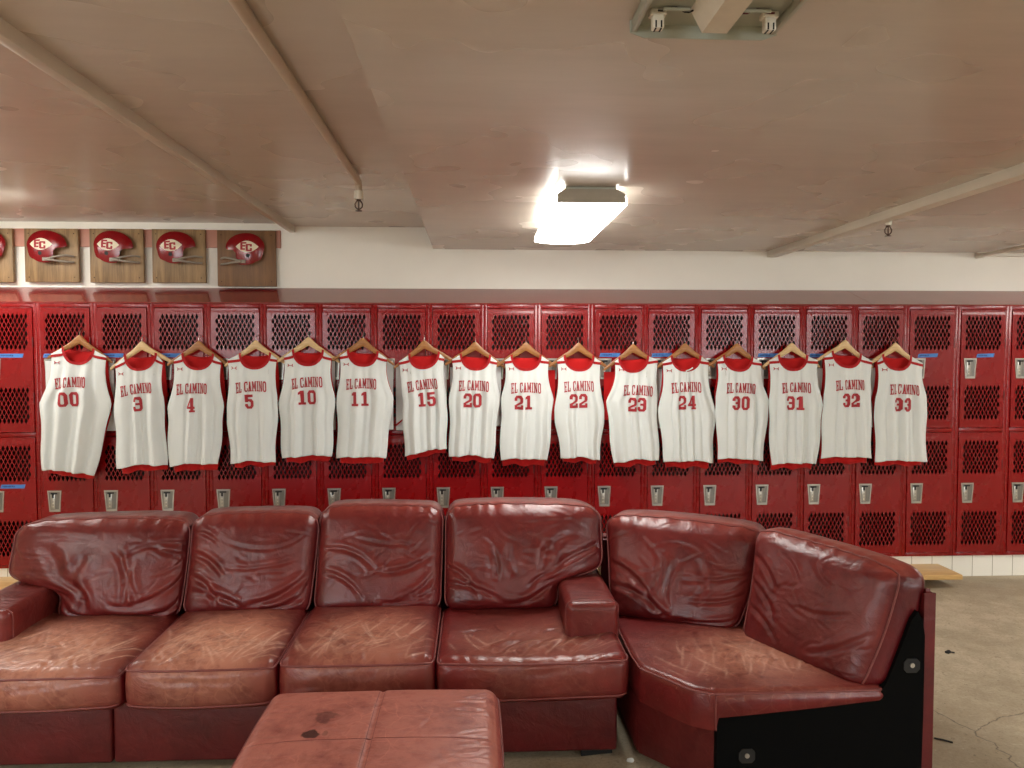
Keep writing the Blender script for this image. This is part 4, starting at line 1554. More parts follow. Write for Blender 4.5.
class Cushion:
    """a soft box: lattice -> rounded box -> deform -> wrinkles"""
    def __init__(s, a, b, c, r, deform, n=(84, 64, 34)):
        s.a, s.b, s.c = a, b, c
        nx, ny, nz = n
        idx = {}
        pts = []
        s.n = n

        def vid(i, j, k):
            key = (i, j, k)
            if key not in idx:
                idx[key] = len(pts)
                pts.append(key)
            return idx[key]
        faces = []
        for i in range(nx):
            for j in range(ny):
                faces.append((vid(i, j, nz), vid(i + 1, j, nz), vid(i + 1, j + 1, nz), vid(i, j + 1, nz)))
                faces.append((vid(i, j, 0), vid(i, j + 1, 0), vid(i + 1, j + 1, 0), vid(i + 1, j, 0)))
        for i in range(nx):
            for k in range(nz):
                faces.append((vid(i, 0, k), vid(i + 1, 0, k), vid(i + 1, 0, k + 1), vid(i, 0, k + 1)))
                faces.append((vid(i, ny, k), vid(i, ny, k + 1), vid(i + 1, ny, k + 1), vid(i + 1, ny, k)))
        for j in range(ny):
            for k in range(nz):
                faces.append((vid(0, j, k), vid(0, j, k + 1), vid(0, j + 1, k + 1), vid(0, j + 1, k)))
                faces.append((vid(nx, j, k), vid(nx, j + 1, k), vid(nx, j + 1, k + 1), vid(nx, j, k + 1)))
        s.idx, s.faces = idx, np.array(faces)
        L = np.array(pts, float)
        P = np.stack([(L[:, 0] / nx * 2 - 1) * a, (L[:, 1] / ny * 2 - 1) * b, (L[:, 2] / nz * 2 - 1) * c], 1)
        s.P = P
        dims = np.array([a, b, c])
        q = np.clip(P, -(dims - r), dims - r)
        d = P - q
        ln = np.linalg.norm(d, axis=1, keepdims=True)
        # lattice points inside the edge band are spread over the rounding
        R = q + d / np.maximum(ln, 1e-9) * r
        s.R = R
        s.V = deform(R, P)
        s.Sx = (P[:, 1] + b) + (P[:, 2] - c)
        s.U = P[:, 0]
        s.normals()

    def normals(s):
        V, F = s.V, s.faces
        n = np.cross(V[F[:, 2]] - V[F[:, 0]], V[F[:, 3]] - V[F[:, 1]])
        N = np.zeros_like(V)
        for k in range(4):
            np.add.at(N, F[:, k], n)
        s.N = N / np.maximum(np.linalg.norm(N, axis=1, keepdims=True), 1e-9)

    def displace(s, H):
        s.V = s.V + s.N * H[:, None]
        s.normals()

    def weight_front_top(s):
        """1 on the front and top faces, fading on the others"""
        f = np.clip(1 - (s.P[:, 1] + s.b) / .02, 0, 1)
        t = np.clip(1 - (s.c - s.P[:, 2]) / .02, 0, 1)
        return np.maximum(f, t)

    def ring(s, axis, lat, lift=.002, part=None):
        nx, ny, nz = s.n
        out = []
        if axis == 'z':     # left side, front, right side at height index lat
            seq = [(0, j, lat) for j in range(ny, 0, -1)] + [(i, 0, lat) for i in range(nx)] + [(nx, j, lat) for j in range(0, ny + 1)]
            if part == 'front':
                seq = [(i, 0, lat) for i in range(nx + 1)]
        else:               # round the front face: left, top, right at depth index lat
            seq = [(0, lat, k) for k in range(0, nz)] + [(i, lat, nz) for i in range(nx)] + [(nx, lat, k) for k in range(nz, -1, -1)]
            if part == 'top':
                seq = [(i, lat, nz) for i in range(nx + 1)]
        ids = [s.idx[q] for q in seq]
        return s.V[ids] + s.N[ids] * lift

    def build(s, name, mat, parent, wear=None):
        mb = MB()
        mb.v = [tuple(p) for p in s.V.tolist()]
        mb.f = [tuple(f) for f in s.faces.tolist()]
        mb.mi = [0] * len(mb.f)
        mb.sm = [True] * len(mb.f)
        o = mb.build(name, mat, parent, fix=False, autosmooth=0)
        at = o.data.attributes.new('wear', 'FLOAT', 'POINT')
        at.data.foreach_set('value', np.ascontiguousarray(wear if wear is not None else np.zeros(len(s.V)), dtype=np.float32))
        return o


def thin(path, step=2):
    p = [tuple(x) for x in path.tolist()]
    return p[::step] + ([p[-1]] if (len(p) - 1) % step else [])


def wear_attr(o, val=0.1):
    at = o.data.attributes.new('wear', 'FLOAT', 'POINT')
    at.data.foreach_set('value', np.full(len(o.data.vertices), val, dtype=np.float32))
    return o


def pucker(c, seed, amp=.0035, spread=.035, at=0.0):
    """gathers next to a sewn edge"""
    rng = np.random.RandomState(seed)
    ph = rng.uniform(0, 6.28, 4)
    U = c.U
    w = np.exp(-np.abs(c.Sx - at) / spread)
    return amp * w * (np.sin(U * 95 + ph[0] + 2 * np.sin(U * 13 + ph[1])) + .6 * np.sin(U * 53 + ph[2])) * .6


# ---------- seat cushion
def seat_cushion(parent, x0, x1, yf, yb, zlo, zpip, zback, crown, seed, wear_amt, creases, mat='leather', lean_l=0.0):
    a, b, c = (x1 - x0) / 2, (yb - yf) / 2, (zpip - zlo) / 2 + .012
    cx, cy, cz = (x0 + x1) / 2, (yb + yf) / 2, (zlo + zpip) / 2 + .008

    def deform(R, P):
        V = R.copy()
        u, v, wz = R[:, 0] / a, R[:, 1] / b, R[:, 2] / c
        top = np.clip((wz + 1) / 2, 0, 1)
        V[:, 2] += top * (crown * (1 - np.abs(u) ** 2.6) * (1 - np.abs(v) ** 3) + (zback - zpip) * np.clip((v + 1) / 2, 0, 1))
        V[:, 1] -= np.where(v < 0, 1, 0) * (-v) ** 6 * (.020 * (1 - wz ** 2) * (1 - .5 * u ** 4) + .012 * (1 - u ** 2))
        V[:, 0] += np.sign(u) * np.abs(u) ** 5 * .006 * (1 - wz ** 2)
        V[:, 2] += -.006 * (1 - u ** 2) * (1 - top) * np.where(v < 0, 1, 0)
        return V + np.array([cx, cy, cz])
    cu = Cushion(a, b, c, .042, deform, (112, 92, 26))
    w = cu.weight_front_top()
    H = fold_field(cu.U, cu.Sx, creases) * w
    H += .004 * vnoise(cu.U, cu.Sx, seed, 9, 3) * w
    H += pucker(cu, seed + 3, .0022, .05)
    cu.displace(H)
    # wear: the sitting area and the front lip
    u, sx = cu.U / a, cu.Sx
    wr = np.exp(-(u / .85) ** 4) * np.exp(-((sx - .20) / .30) ** 2) * w
    wr = np.maximum(wr, .24 * np.exp(-((sx + .06) / .08) ** 2) * w)
    rg = random.Random(seed * 31)
    sl = []
    for k in range(int(16 + 40 * wear_amt)):
        x = rg.uniform(-a * .82, a * .75)
        y0_ = rg.uniform(.0, .16)
        l_ = rg.uniform(.10, .30)
        an = rg.choice((1.0, 2.1, 1.3, .6)) + rg.uniform(-.2, .2)
        sl.append((arc((x, y0_), (x + l_ * math.cos(an), y0_ + l_ * math.sin(an)), rg.uniform(-.07, .07)), rg.uniform(.0032, .005), -rg.uniform(.2, .7), 0))
    scf = np.zeros_like(cu.U)
    for k in sl:
        scf = np.maximum(scf, fold_field(cu.U, cu.Sx, [k]))
    scf = np.clip(1.35 * scf, 0, 1) * w * min(1.0, .4 + .6 * wear_amt)
    cu.displace(-.0012 * scf)
    o = cu.build('seat_cushion', M[mat], parent, np.clip(wr * wear_amt, 0, 1))
    at = o.data.attributes.new('scuff', 'FLOAT', 'POINT')
    at.data.foreach_set('value', np.ascontiguousarray(scf, dtype=np.float32))
    p = MB()
    p.tube(thin(cu.ring('z', 23, .0015)), .0042, 8)
    p.tube(thin(cu.ring('z', 4, .0015, 'front')), .0038, 8)
    p.build('piping', M['thread'], o, autosmooth=0)
    return o


# ---------- back cushion standing between two bottom corners, leaning back
def back_cushion(parent, pl, pr, ztop, zbot, lean, thick, seed, creases, widen=(0, 0), notch=None, mat='back', droop=0.0, zshift=(0, 0), puff=.05, wear_amt=.35, wear_top=.8, shear=0.0):
    """pl, pr: (x, y) of the front bottom corners; lean: how far the top sits behind the foot; notch: (side, inner x-shift, z) cut over an arm"""
    PL, PR = np.array(pl, float), np.array(pr, float)
    wv = PR - PL
    wid = np.linalg.norm(wv)
    ex = wv / wid
    ey = np.array([-ex[1], ex[0]])       # towards the back
    a, b, c = wid / 2, thick / 2, (ztop - zbot) / 2

    def deform(R, P):
        u, v, wz = R[:, 0] / a, R[:, 1] / b, R[:, 2] / c
        h = np.clip((wz + 1) / 2, 0, 1)
        bul = (1 - np.abs(u) ** 2.4) * (1 - np.abs(wz) ** 2.6)
        yy = R[:, 1] + b + np.where(v < 0, -v, 0) * (-(puff) * bul) + lean * (h + .12 * np.sin(h * PI))
        xx = R[:, 0] * 1.0
        xx = xx + np.where(u < 0, -1, 0) * widen[0] * h ** .8 * np.abs(u) + np.where(u > 0, 1, 0) * widen[1] * h ** .8 * np.abs(u)
        xx = xx + np.where(u > 0, u, 0) * shear * yy
        if notch:
            sd, sh, zn = notch
            zw = zbot + h * (ztop - zbot)
            f = 1 / (1 + np.exp(-(zw - zn) / .016))
            k = np.clip(sd * u, 0, 1) ** 1.5
            xx = xx + sd * sh * f * k
        zz = zbot + (R[:, 2] + c) + h * (.012 * (1 - u ** 2) + zshift[0] * (1 - u) / 2 + zshift[1] * (1 + u) / 2)
        zz = zz - .02 * np.abs(u) ** 8 * h
        mid = (PL + PR) / 2
        return np.stack([mid[0] + ex[0] * xx + ey[0] * yy, mid[1] + ex[1] * xx + ey[1] * yy, zz], 1)
    cu = Cushion(a, b, c, .06, deform, (88, 34, 74))
    w = cu.weight_front_top()
    H = fold_field(cu.U, cu.Sx, creases) * w
    H += .0045 * vnoise(cu.U, cu.Sx, seed, 8, 3) * w
    H += fold_field(cu.U, cu.Sx, rand_creases(seed * 7, 30, (-a * .9, a * .9), (-.42, -.02), (.05, .18), (.004, .008), (.0010, .0028), (-.9, .9), .16)) * w
    H += pucker(cu, seed + 5, .0038, .05, .02)
    cu.displace(H)
    u, sx = cu.U / a, cu.Sx
    wr = wear_top * np.exp(-((sx - .05) / .07) ** 2) + wear_amt * np.exp(-((sx + .22) / .2) ** 2)
    o = cu.build('back_cushion', M[mat], parent, np.clip(wr * w, 0, 1))
    p = MB()
    p.tube(thin(cu.ring('y', 5, .001)), .0040, 8)
    p.build('piping', M['thread'], o, autosmooth=0)
    return o


def soft_box(name, x0, x1, y0, y1, z0, z1, r, parent, mat, seed, bulge=.008, wear=.15, noise=.0025, n=(40, 40, 30), pipes=(), creases=(), twist=None):
    a, b, c = (x1 - x0) / 2, (y1 - y0) / 2, (z1 - z0) / 2
    ctr = np.array([(x0 + x1) / 2, (y0 + y1) / 2, (z0 + z1) / 2])

    def deform(R, P):
        V = R.copy()
        u, v, w_ = R[:, 0] / a, R[:, 1] / b, R[:, 2] / c
        V[:, 2] += np.where(w_ > 0, w_, 0) ** 3 * bulge * (1 - u ** 2) * (1 - v ** 2)
        V[:, 1] -= np.where(v < 0, -v, 0) ** 3 * bulge * (1 - u ** 2) * (1 - w_ ** 2)
        if twist:
            V = twist(V, u, v, w_)
        return V + ctr
    cu = Cushion(a, b, c, r, deform, n)
    w = cu.weight_front_top()
    H = noise * vnoise(cu.P[:, 0] + cu.P[:, 1], cu.P[:, 2] + cu.P[:, 1] * .7, seed, 11, 3)
    if creases:
        H = H + fold_field(cu.U, cu.Sx, creases) * w
    cu.displace(H)
    o = cu.build(name, M[mat], parent, np.full(len(cu.V), wear))
    if pipes:
        p = MB()
        for ax, lat, part in pipes:
            p.tube(thin(cu.ring(ax, lat, .001, part)), .0034, 8)
        p.build('piping', M['thread'], o, autosmooth=0)
    return o


def rand_creases(seed, n, ubox, sbox, ln=(.08, .2), wd=(.006, .012), dp=(.002, .005), ang=(-.4, .4), sag=.12):
    rng = random.Random(seed)
    out = []
    for _ in range(n):
        x, y = rng.uniform(*ubox), rng.uniform(*sbox)
        l_, a = rng.uniform(*ln), rng.uniform(*ang)
        out.append((arc((x - l_ / 2 * math.cos(a), y - l_ / 2 * math.sin(a)), (x + l_ / 2 * math.cos(a), y + l_ / 2 * math.sin(a)), rng.uniform(-sag, sag)), rng.uniform(*wd), rng.uniform(*dp), .6))
    return out


# ---------- the long sofa
sofa = thing('sofa', (-0.73, 3.4, 0), 'long worn burgundy leather sofa with four seats', 'sofa')
wear_attr(MB().box(-1.404, .572, 3.005, 3.86, .032, .285, .014, 3).build('base', M['base'], sofa), .12)
wear_attr(MB().box(-2.13, -1.408, 3.005, 3.86, .032, .285, .014, 3).build('base', M['base'], sofa), .12)
wear_attr(MB().box(-2.13, .572, 3.78, 3.93, .05, .80, .03, 3).build('back_frame', M['base'], sofa), .1)
for (x, y) in ((.50, 3.10), (-1.95, 3.10), (.50, 3.80), (-1.95, 3.80)):
    MB().extrude_z([(x - .07, y - .07), (x + .06, y - .05), (x + .06, y + .05), (x - .06, y + .05)], 0, .033).build('foot', M['black'], sofa)

seat_seed = 11
SEATS = ((-2.14, -1.352, .398, .420, .016, 1.0), (-1.338, -.768, .422, .432, .022, 1.0), (-.754, -.158, .430, .440, .018, .6), (-.146, .606, .424, .428, -.030, .3))
for q, (x0, x1, zp, zb_, cr, wa) in enumerate(SEATS):
    hw = (x1 - x0) / 2
    cs = rand_creases(100 + q, 34, (-hw * .8, hw * .8), (.02, .40), (.05, .16), (.005, .010), (.0012, .003), (.5, 2.6), .2)
    cs += rand_creases(140 + q, 7, (-hw * .7, hw * .7), (-.12, -.02), (.1, .22), (.008, .014), (.001, .003), (-.2, .2), .1)
    if q == 3:
        cs += [(arc((-.05 + .1 * k, .03), (.06 + .09 * k, .24), .12), .016, .007, .8) for k in range(-1, 3)]
    seat_cushion(sofa, x0, x1, 2.955, 3.60, .262, zp, zb_, cr, seat_seed + q, wa, cs)

# arms
ar = [(arc((-.09, .03 + .035 * k), (.09, .035 + .035 * k), .02 * ((k % 2) - .5)), .007, .0022, .6) for k in range(4)]
soft_box('armrest', .396, .620, 3.225, 3.85, .30, .560, .030, sofa, 'leather', 5, .010, .06, .002, (36, 60, 36), (('y', 3, None),), ar)
soft_box('armrest', -2.150, -1.920, 3.225, 3.85, .30, .565, .030, sofa, 'leather', 6, .010, .06, .002, (36, 60, 36), (('y', 3, None),), ar)

# back cushions (u across, s: 0 at the top front edge, negative down the front)
BC1 = [(arc((-.20, -.10), (-.16, -.36), .10), .016, .011, .9), (arc((-.10, -.14), (-.12, -.38), -.08), .014, .010, .9), (arc((-.02, -.12), (.04, -.36), .12), .013, .008, .8), (arc((.06, -.16), (.10, -.34), -.1), .012, .007, .8),
       (arc((-.06, -.40), (.34, -.30), -.16), .015, .009, .8), (arc((-.02, -.36), (.32, -.20), -.14), .012, .006, .8), (arc((-.02, -.17), (.30, -.10), .08), .010, .005, .7), (arc((-.34, -.26), (-.20, -.33), .08), .010, .006, .8),
       (arc((-.30, -.10), (-.24, -.20), .1), .010, .005, .7), (arc((.10, -.09), (.34, -.15), -.1), .010, .005, .7), (arc((-.24, -.34), (-.10, -.42), -.15), .012, .008, .9)]
BC2 = [(arc((-.27, -.16), (-.10, -.26), .10), .012, .008, .8), (arc((-.26, -.26), (-.12, -.38), .14), .012, .008, .8), (arc((-.26, -.33), (.02, -.41), .10), .012, .007, .8), (arc((.0, -.38), (.27, -.26), -.10), .012, .008, .8), (arc((.06, -.40), (.27, -.34), -.10), .011, .007, .8),
       (arc((-.12, -.22), (.22, -.19), -.06), .008, .004, .6), (arc((-.16, -.09), (.20, -.13), -.1), .008, .003, .6), (arc((-.27, -.07), (-.13, -.13), .1), .008, .005, .7)]
BC3 = [(arc((-.26, -.18), (.0, -.28), .14), .010, .006, .7), (arc((.0, -.28), (.26, -.20), -.10), .011, .006, .7), (arc((-.26, -.28), (-.06, -.40), .14), .010, .006, .7), (arc((.08, -.40), (.26, -.29), -.12), .012, .007, .8), (arc((.0, -.40), (.26, -.36), -.10), .010, .006, .7), (arc((-.15, -.12), (.18, -.16), -.06), .008, .003, .6)]
BC4 = [(arc((-.05, -.18), (-.03, -.32), .12), .013, .008, .9), (arc((.03, -.17), (.05, -.30), -.10), .012, .008, .9), (arc((.12, -.14), (.13, -.28), .10), .012, .008, .9), (arc((.20, -.12), (.14, -.32), -.20), .013, .009, .9), (arc((.30, -.16), (.12, -.36), -.14), .012, .008, .8),
       (arc((-.33, -.26), (-.10, -.40), .16), .011, .007, .8), (arc((-.33, -.34), (.02, -.42), .10), .011, .006, .7), (arc((.0, -.42), (.22, -.34), -.12), .012, .007, .8)]
back_cushion(sofa, (-1.900, 3.50), (-1.345, 3.50), .846, .420, .15, .23, 21, BC1, widen=(-.03, .01), notch=(-1, .28, .572), puff=.055)
back_cushion(sofa, (-1.337, 3.50), (-.760, 3.50), .864, .428, .16, .22, 22, BC2, widen=(.0, .025), puff=.05)
back_cushion(sofa, (-.744, 3.50), (-.156, 3.50), .890, .433, .18, .22, 23, BC3, widen=(.0, .01), puff=.045)
back_cushion(sofa, (-.142, 3.50), (.395, 3.50), .890, .433, .18, .22, 24, BC4, widen=(.0, .0), notch=(1, .232, .578), puff=.05)

# ---------- the corner unit
wedge = thing('corner_sofa_seat', (1.2, 3.3, 0), 'angled burgundy corner sofa seat with its unfinished black end exposed', 'sofa')
YE = 2.70
plan = [(.648, 2.985), (.876, YE + .014), (1.590, YE + .005), (1.620, 3.30), (1.36, 3.74), (.95, 3.88), (.640, 3.88)]


def offset_plan(poly, d):
    c = np.mean(np.array(poly), 0)
    out = []
    for p in poly:
        v = np.array(p) - c
        out.append(tuple(c + v * (1 - d / np.linalg.norm(v))))
    return out


b = MB()
bm = bmesh.new()
lo = [bm.verts.new((x, y, .030)) for x, y in plan]
hi = [bm.verts.new((x, y, .285)) for x, y in plan]
bm.faces.new(lo[::-1])
bm.faces.new(hi)
for i in range(len(plan)):
    j = (i + 1) % len(plan)
    bm.faces.new((lo[i], lo[j], hi[j], hi[i]))
bmesh.ops.bevel(bm, geom=bm.edges[:], offset=.010, segments=3, affect='EDGES')
wear_attr(b.frombm(bm, 0, True).build('base', M['base'], wedge), .2)


# seat: a soft slab over the same plan
def wedge_seat():
    # outline, counter-clockwise seen from above, with rounded corners
    base = [(.634, 3.04), (.642, 2.912), (.786, 2.710), (.856, 2.672), (1.485, 2.680), (1.50, 2.73), (1.52, 3.20), (1.30, 3.55), (.90, 3.66), (.646, 3.66)]
    P = []
    n = len(base)
    for i in range(n):
        p, q = np.array(base[i]), np.array(base[(i + 1) % n])
        m = max(2, int(np.linalg.norm(q - p) / .009))
        for k in range(m):
            P.append(p + (q - p) * k / m)
    P = np.array(P)
    for _ in range(4):
        P = .5 * P + .25 * (np.roll(P, 1, 0) + np.roll(P, -1, 0))
    ctr = np.array([1.10, 3.18])
    N = len(P)
    rings = []
    z0, zp = .274, .396
    prof = []                      # (scale towards the center, z)
    for k in range(10):
        a = k / 9
        prof.append((1.0 + .012 * math.sin(a * PI), z0 + (zp - z0) * a))
    for k in range(1, 9):
        a = k / 8 * PI / 2
        prof.append((1.0 - .05 * (1 - math.cos(a)), zp + .022 * math.sin(a)))
    K = 64
    for k in range(1, K + 1):
        f = k / K
        prof.append((.95 * (1 - f), zp + .022 + .014 * (1 - (1 - f) ** 2.2)))
    V = []
    for sc, z in prof:
        for p in P:
            q = ctr + (p - ctr) * sc
            V.append((q[0], q[1], z))
    V = np.array(V)
    # slope: a little higher at the back
    back = np.clip((V[:, 1] - 2.8) / .8, 0, 1)
    top = np.clip((V[:, 2] - z0) / (zp - z0), 0, 1)
    zl = np.where((V[:, 0] > .866) & ((V[:, 1] < 2.78) | (V[:, 0] > 1.3) & (V[:, 1] < 3.0)), .046 + .046 * np.clip((V[:, 0] - .868) / .63, 0, 1), 0.0)
    V[:, 2] += zl * np.clip((zp - V[:, 2]) / (zp - z0), 0, 1)
    V[:, 2] += -.012 * back * top
    F = []
    R = len(prof)
    for r in range(R - 1):
        for i in range(N):
            j = (i + 1) % N
            F.append((r * N + i, r * N + j, (r + 1) * N + j, (r + 1) * N + i))
    F = np.array(F)
    n_ = np.cross(V[F[:, 2]] - V[F[:, 0]], V[F[:, 3]] - V[F[:, 1]])
    Nn = np.zeros_like(V)
    for k in range(4):
        np.add.at(Nn, F[:, k], n_)
    Nn /= np.maximum(np.linalg.norm(Nn, axis=1, keepdims=True), 1e-9)
    U, W_ = V[:, 0], V[:, 1]
    cs = []
    for k in range(14):
        x = 1.02 + .028 * k
        cs.append((arc((x - .06, 2.83 + .01 * (k % 3)), (x + .02 - .05 * (k % 2), 3.02 - .012 * k), .12), .008, .0028, .6))
    cs += rand_creases(77, 10, (.80, 1.2), (2.9, 3.35), (.08, .2), (.008, .014), (.001, .003), (.2, 1.6), .2)
    H = fold_field(U, W_, cs) * (V[:, 2] > zp - .02) + .004 * vnoise(U, W_, 31, 9, 3)
    fade = np.repeat(np.array([0 if k > R - 4 else 1 for k in range(R)]), N)
    V = V + Nn * (H * fade)[:, None]
    mb = MB()
    mb.v = [tuple(p) for p in V.tolist()]
    mb.f = [tuple(f) for f in F.tolist()]
    mb.mi = [0] * len(mb.f)
    mb.sm = [True] * len(mb.f)
    o = mb.build('seat_cushion', M['leather'], wedge, fix=False, autosmooth=0)
    at = o.data.attributes.new('wear', 'FLOAT', 'POINT')
    d = np.exp(-((U - 1.12) / .30) ** 2 - ((W_ - 2.98) / .24) ** 2) * (V[:, 2] > zp - .01) * .75 + .02
    at.data.foreach_set('value', d.astype(np.float32))
    rg = random.Random(5)
    scf = np.zeros_like(U)
    for k in range(46):
        x, y = rg.uniform(.78, 1.38), rg.uniform(2.74, 3.02)
        l_ = rg.uniform(.10, .26)
        an = rg.choice((1.0, 1.35, 2.2)) + rg.uniform(-.3, .3)
        scf = np.maximum(scf, fold_field(U, W_, [(arc((x, y), (x + l_ * math.cos(an), y + l_ * math.sin(an)), rg.uniform(-.07, .07)), rg.uniform(.0032, .005), -rg.uniform(.2, .65), 0)]))
    scf = scf * (V[:, 2] > zp - .01)
    at = o.data.attributes.new('scuff', 'FLOAT', 'POINT')
    at.data.foreach_set('value', scf.astype(np.float32))
    p = MB()
    row = 11
    pts = V[row * N:(row + 1) * N] + Nn[row * N:(row + 1) * N] * .002
    p.tube([tuple(q) for q in pts[::2].tolist()], .0042, 8, closed=True)
    # upright seam at the front corner
    ci = int(np.argmin(np.hypot(P[:, 0] - .862, P[:, 1] - 2.68)))
    pts = [tuple(V[r * N + ci] + Nn[r * N + ci] * .001) for r in range(0, row + 1)]
    p.tube(pts, .003, 6)
    p.build('piping', M['thread'], o, autosmooth=0)
    return o


wedge_seat()
# black dust cloth over the open end, below the leather flap and up behind the cushion
prof = [(.875, .036), (1.636, .036), (1.640, .30), (1.640, .60), (1.630, .66), (1.612, .690), (1.590, .66), (1.545, .54), (1.505, .44), (1.475, .385), (.875, .340)]
b = MB()
bm = bmesh.new()
va = [bm.verts.new((x, YE - .014, z)) for x, z in prof]
vb = [bm.verts.new((x, YE + .05, z)) for x, z in prof]
bm.faces.new(va)
bm.faces.new(vb[::-1])
for i in range(len(prof)):
    j = (i + 1) % len(prof)
    bm.faces.new((va[i], vb[i], vb[j], va[j]))
bmesh.ops.recalc_face_normals(bm, faces=bm.faces[:])
o = b.frombm(bm).build('end_panel', M['bfabric'], wedge)
o['label'] = 'black dust cloth on the open end'
for (x, z) in ((.984, .172), (1.591, .492)):
    bb = MB()
    oc = [(x + .030 * cx, z + .026 * cz) for cx, cz in ((-1, -.5), (-.6, -1), (.6, -1), (1, -.5), (1, .5), (.6, 1), (-.6, 1), (-1, .5))]
    bb.extrude_y(oc, YE - .019, YE - .013, 0)
    bb.cyl((x, YE - .019, z + .002), (x, YE - .023, z + .002), .0085, 14, mi=1)
    bb.build('connector_plate', [M['black'], M['steel']], wedge)
# leather back shell wrapping round the outside
outer = [(1.641, YE - .004), (1.684, YE - .004), (1.700, 3.08), (1.680, 3.34), (1.58, 3.56), (1.40, 3.78), (1.16, 3.90), (.95, 3.93), (.640, 3.93)]
inner = [(1.641, YE - .004), (1.645, 3.08), (1.610, 3.31), (1.515, 3.50), (1.355, 3.70), (1.13, 3.81), (.95, 3.83), (.640, 3.83)]


def smooth_path(pts, m=8):
    out = []
    P = [np.array(p, float) for p in pts]
    for i in range(len(P) - 1):
        p0, p1, p2, p3 = P[max(i - 1, 0)], P[i], P[i + 1], P[min(i + 2, len(P) - 1)]
        for k in range(m):
            t_ = k / m
            out.append(.5 * ((2 * p1) + (-p0 + p2) * t_ + (2 * p0 - 5 * p1 + 4 * p2 - p3) * t_ ** 2 + (-p0 + 3 * p1 - 3 * p2 + p3) * t_ ** 3))
    out.append(P[-1])
    return [tuple(q) for q in out]


oo = [outer[0]] + smooth_path(outer[1:], 6)
ii = smooth_path(inner, 6)
poly = oo + ii[::-1][:-1]
bm = bmesh.new()
zt_at = lambda x, y: .768 - .07 * min(1, max(0, (y - YE) / .35))
lo = [bm.verts.new((x, y, .030)) for x, y in poly]
hi = [bm.verts.new((x, y, zt_at(x, y))) for x, y in poly]
bm.faces.new(lo[::-1])
ftop = bm.faces.new(hi)
for i in range(len(poly)):
    j = (i + 1) % len(poly)
    bm.faces.new((lo[i], lo[j], hi[j], hi[i]))
bmesh.ops.recalc_face_normals(bm, faces=bm.faces[:])
edges = [e for e in ftop.edges] 
bmesh.ops.bevel(bm, geom=edges, offset=.014, segments=3, affect='EDGES')
wear_attr(MB().frombm(bm, 0, True).build('back_shell', M['base'], wedge, autosmooth=50), .1)
WC1 = [(arc((-.06, -.14), (-.10, -.32), .14), .013, .008, .9), (arc((.02, -.16), (-.02, -.36), -.10), .012, .008, .9), (arc((.08, -.15), (.10, -.34), .10), .012, .008, .9), (arc((-.28, -.20), (-.06, -.40), .14), .012, .008, .8), (arc((-.29, -.30), (.0, -.42), .12), .012, .008, .8), (arc((.02, -.24), (.28, -.18), -.06), .009, .005, .7), (arc((.06, -.32), (.28, -.27), -.08), .010, .006, .7), (arc((.02, -.41), (.28, -.37), -.08), .010, .006, .7)]
WC2 = [(arc((-.27, -.10), (-.12, -.20), .10), .011, .007, .8), (arc((-.28, -.20), (-.10, -.30), .10), .010, .006, .8), (arc((-.27, -.30), (-.06, -.40), .12), .010, .006, .7), (arc((.0, -.24), (.20, -.20), -.06), .008, .004, .6), (arc((.06, -.38), (.27, -.24), -.10), .010, .006, .7), (arc((-.12, -.07), (-.02, -.15), .1), .008, .004, .7), (arc((.02, -.06), (.12, -.13), -.1), .008, .004, .7)]
back_cushion(wedge, (.622, 3.490), (1.128, 3.240), .842, .405, .19, .22, 25, WC1, widen=(.088, .12), puff=.05, zshift=(.0, -.012))
back_cushion(wedge, (1.122, 3.205), (1.380, 2.690), .842, .388, .15, .155, 26, WC2, shear=.40, widen=(.06, .0), puff=.05, zshift=(.02, .0), wear_top=1.0)

# ---------- ottoman
ott = thing('ottoman', (-.325, 2.36, 0), 'burgundy leather ottoman with dark stains in front of the sofa', 'ottoman')
ox0, ox1, oy0, oy1 = -.718, .078, 1.985, 2.735
a, b_, c = (ox1 - ox0) / 2, (oy1 - oy0) / 2, .105
octr = np.array([(ox0 + ox1) / 2, (oy0 + oy1) / 2, .43 - c])


def odef(R, P):
    V = R.copy()
    u, v, wz = R[:, 0] / a, R[:, 1] / b_, R[:, 2] / c
    top = np.clip((wz + 1) / 2, 0, 1)
    V[:, 2] += top * .020 * (1 - np.abs(u) ** 3) * (1 - np.abs(v) ** 3)
    V[:, 0] += u ** 5 * .010 * (1 - wz ** 2)
    V[:, 1] += v ** 5 * .010 * (1 - wz ** 2)
    # stitched cross
    V[:, 2] -= top * (.006 * np.exp(-((R[:, 0] + .004) / .008) ** 2) + .003 * np.exp(-((R[:, 1] + .0225) / .005) ** 2)) * (np.maximum(np.abs(u), np.abs(v)) < .99)
    return V + octr


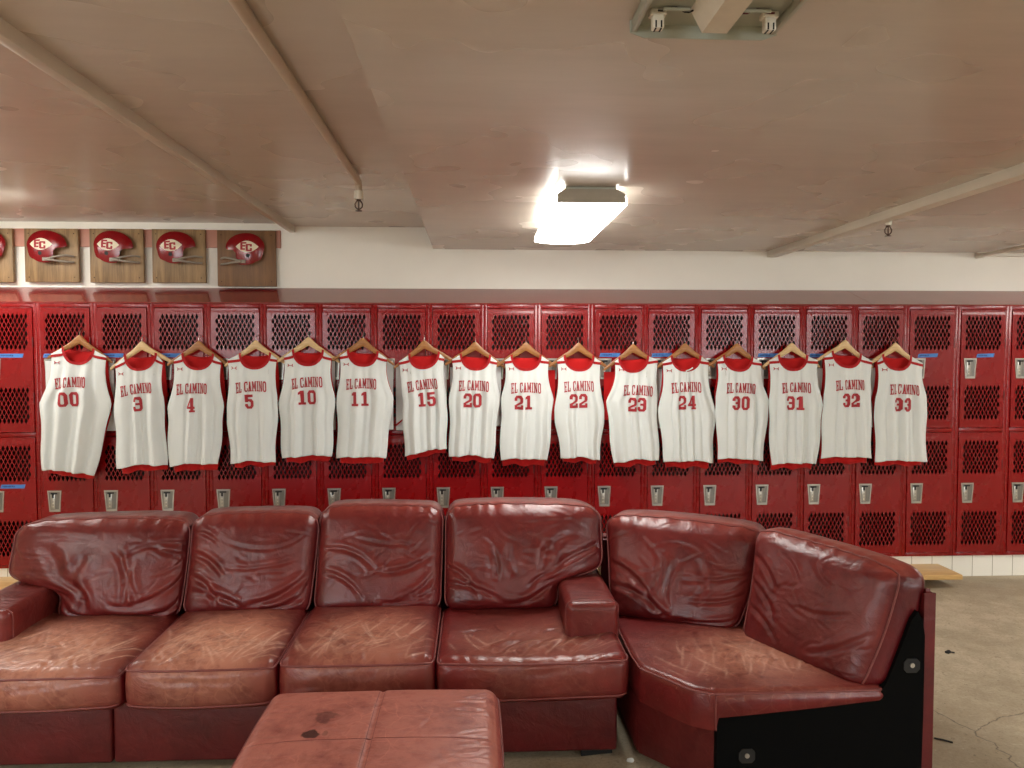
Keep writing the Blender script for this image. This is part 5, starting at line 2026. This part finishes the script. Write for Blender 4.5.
cu = Cushion(a, b_, c, .045, odef, (110, 100, 20))
u, v = cu.P[:, 0] / a, cu.P[:, 1] / b_
tw = (cu.P[:, 2] > c - 1e-6)
cs = []
rg = random.Random(9)
for k in range(22):
    y = rg.uniform(-.33, .30)
    l_ = rg.uniform(.06, .17)
    x = a - rg.uniform(.005, .05)
    cs.append((arc((x - l_, y - rg.uniform(-.02, .05)), (x, y), rg.uniform(-.15, .15)), rg.uniform(.006, .011), rg.uniform(.0012, .0030), .8))
for k in range(9):
    y = rg.uniform(-.2, .3)
    l_ = rg.uniform(.05, .13)
    x = -a + rg.uniform(.01, .05)
    cs.append((arc((x, y), (x + l_, y - rg.uniform(.0, .05)), rg.uniform(-.15, .15)), rg.uniform(.006, .011), rg.uniform(.0012, .003), .8))
cs += rand_creases(91, 14, (-a * .8, a * .8), (-b_ * .8, b_ * .8), (.05, .14), (.006, .012), (.0006, .0016), (-1.5, 1.5), .2)
H = fold_field(cu.P[:, 0], cu.P[:, 1], cs) * tw + .002 * vnoise(cu.P[:, 0], cu.P[:, 1] + cu.P[:, 2], 8, 9, 3)
cu.displace(H)
o = cu.build('cushion', M['ottoman'], ott, np.clip(.55 * tw + .25, 0, 1))
o_org = o
pp = MB()
pp.tube(thin(cu.ring('z', 16, .0015)), .0042, 8)
for dx in (-.010, .010):
    ids = [cu.idx[(55, j, 20)] for j in range(4, 97)]
    pts = cu.V[ids] + np.array([dx - .004, 0, .002])
    pp.tube([tuple(q) for q in pts[::2].tolist()], .0017, 6)
ids = [cu.idx[(i, 47, 20)] for i in range(5, 106)]
pts = cu.V[ids] + np.array([0, 0, .0005])
pp.tube([tuple(q) for q in pts[::2].tolist()], .0016, 6)
pp.build('piping', M['thread'], o, autosmooth=0)
bb = MB().box(ox0 + .02, ox1 - .02, oy0 + .02, oy1 - .02, .035, .235, .012, 3)
wear_attr(bb.build('base', M['base'], ott), .2)
for sx in (ox0 + .09, ox1 - .09):
    for sy in (oy0 + .09, oy1 - .09):
        MB().tube([(sx, sy, 0), (sx, sy, .036)], [.022, .030], 14).build('foot', M['black'], ott)
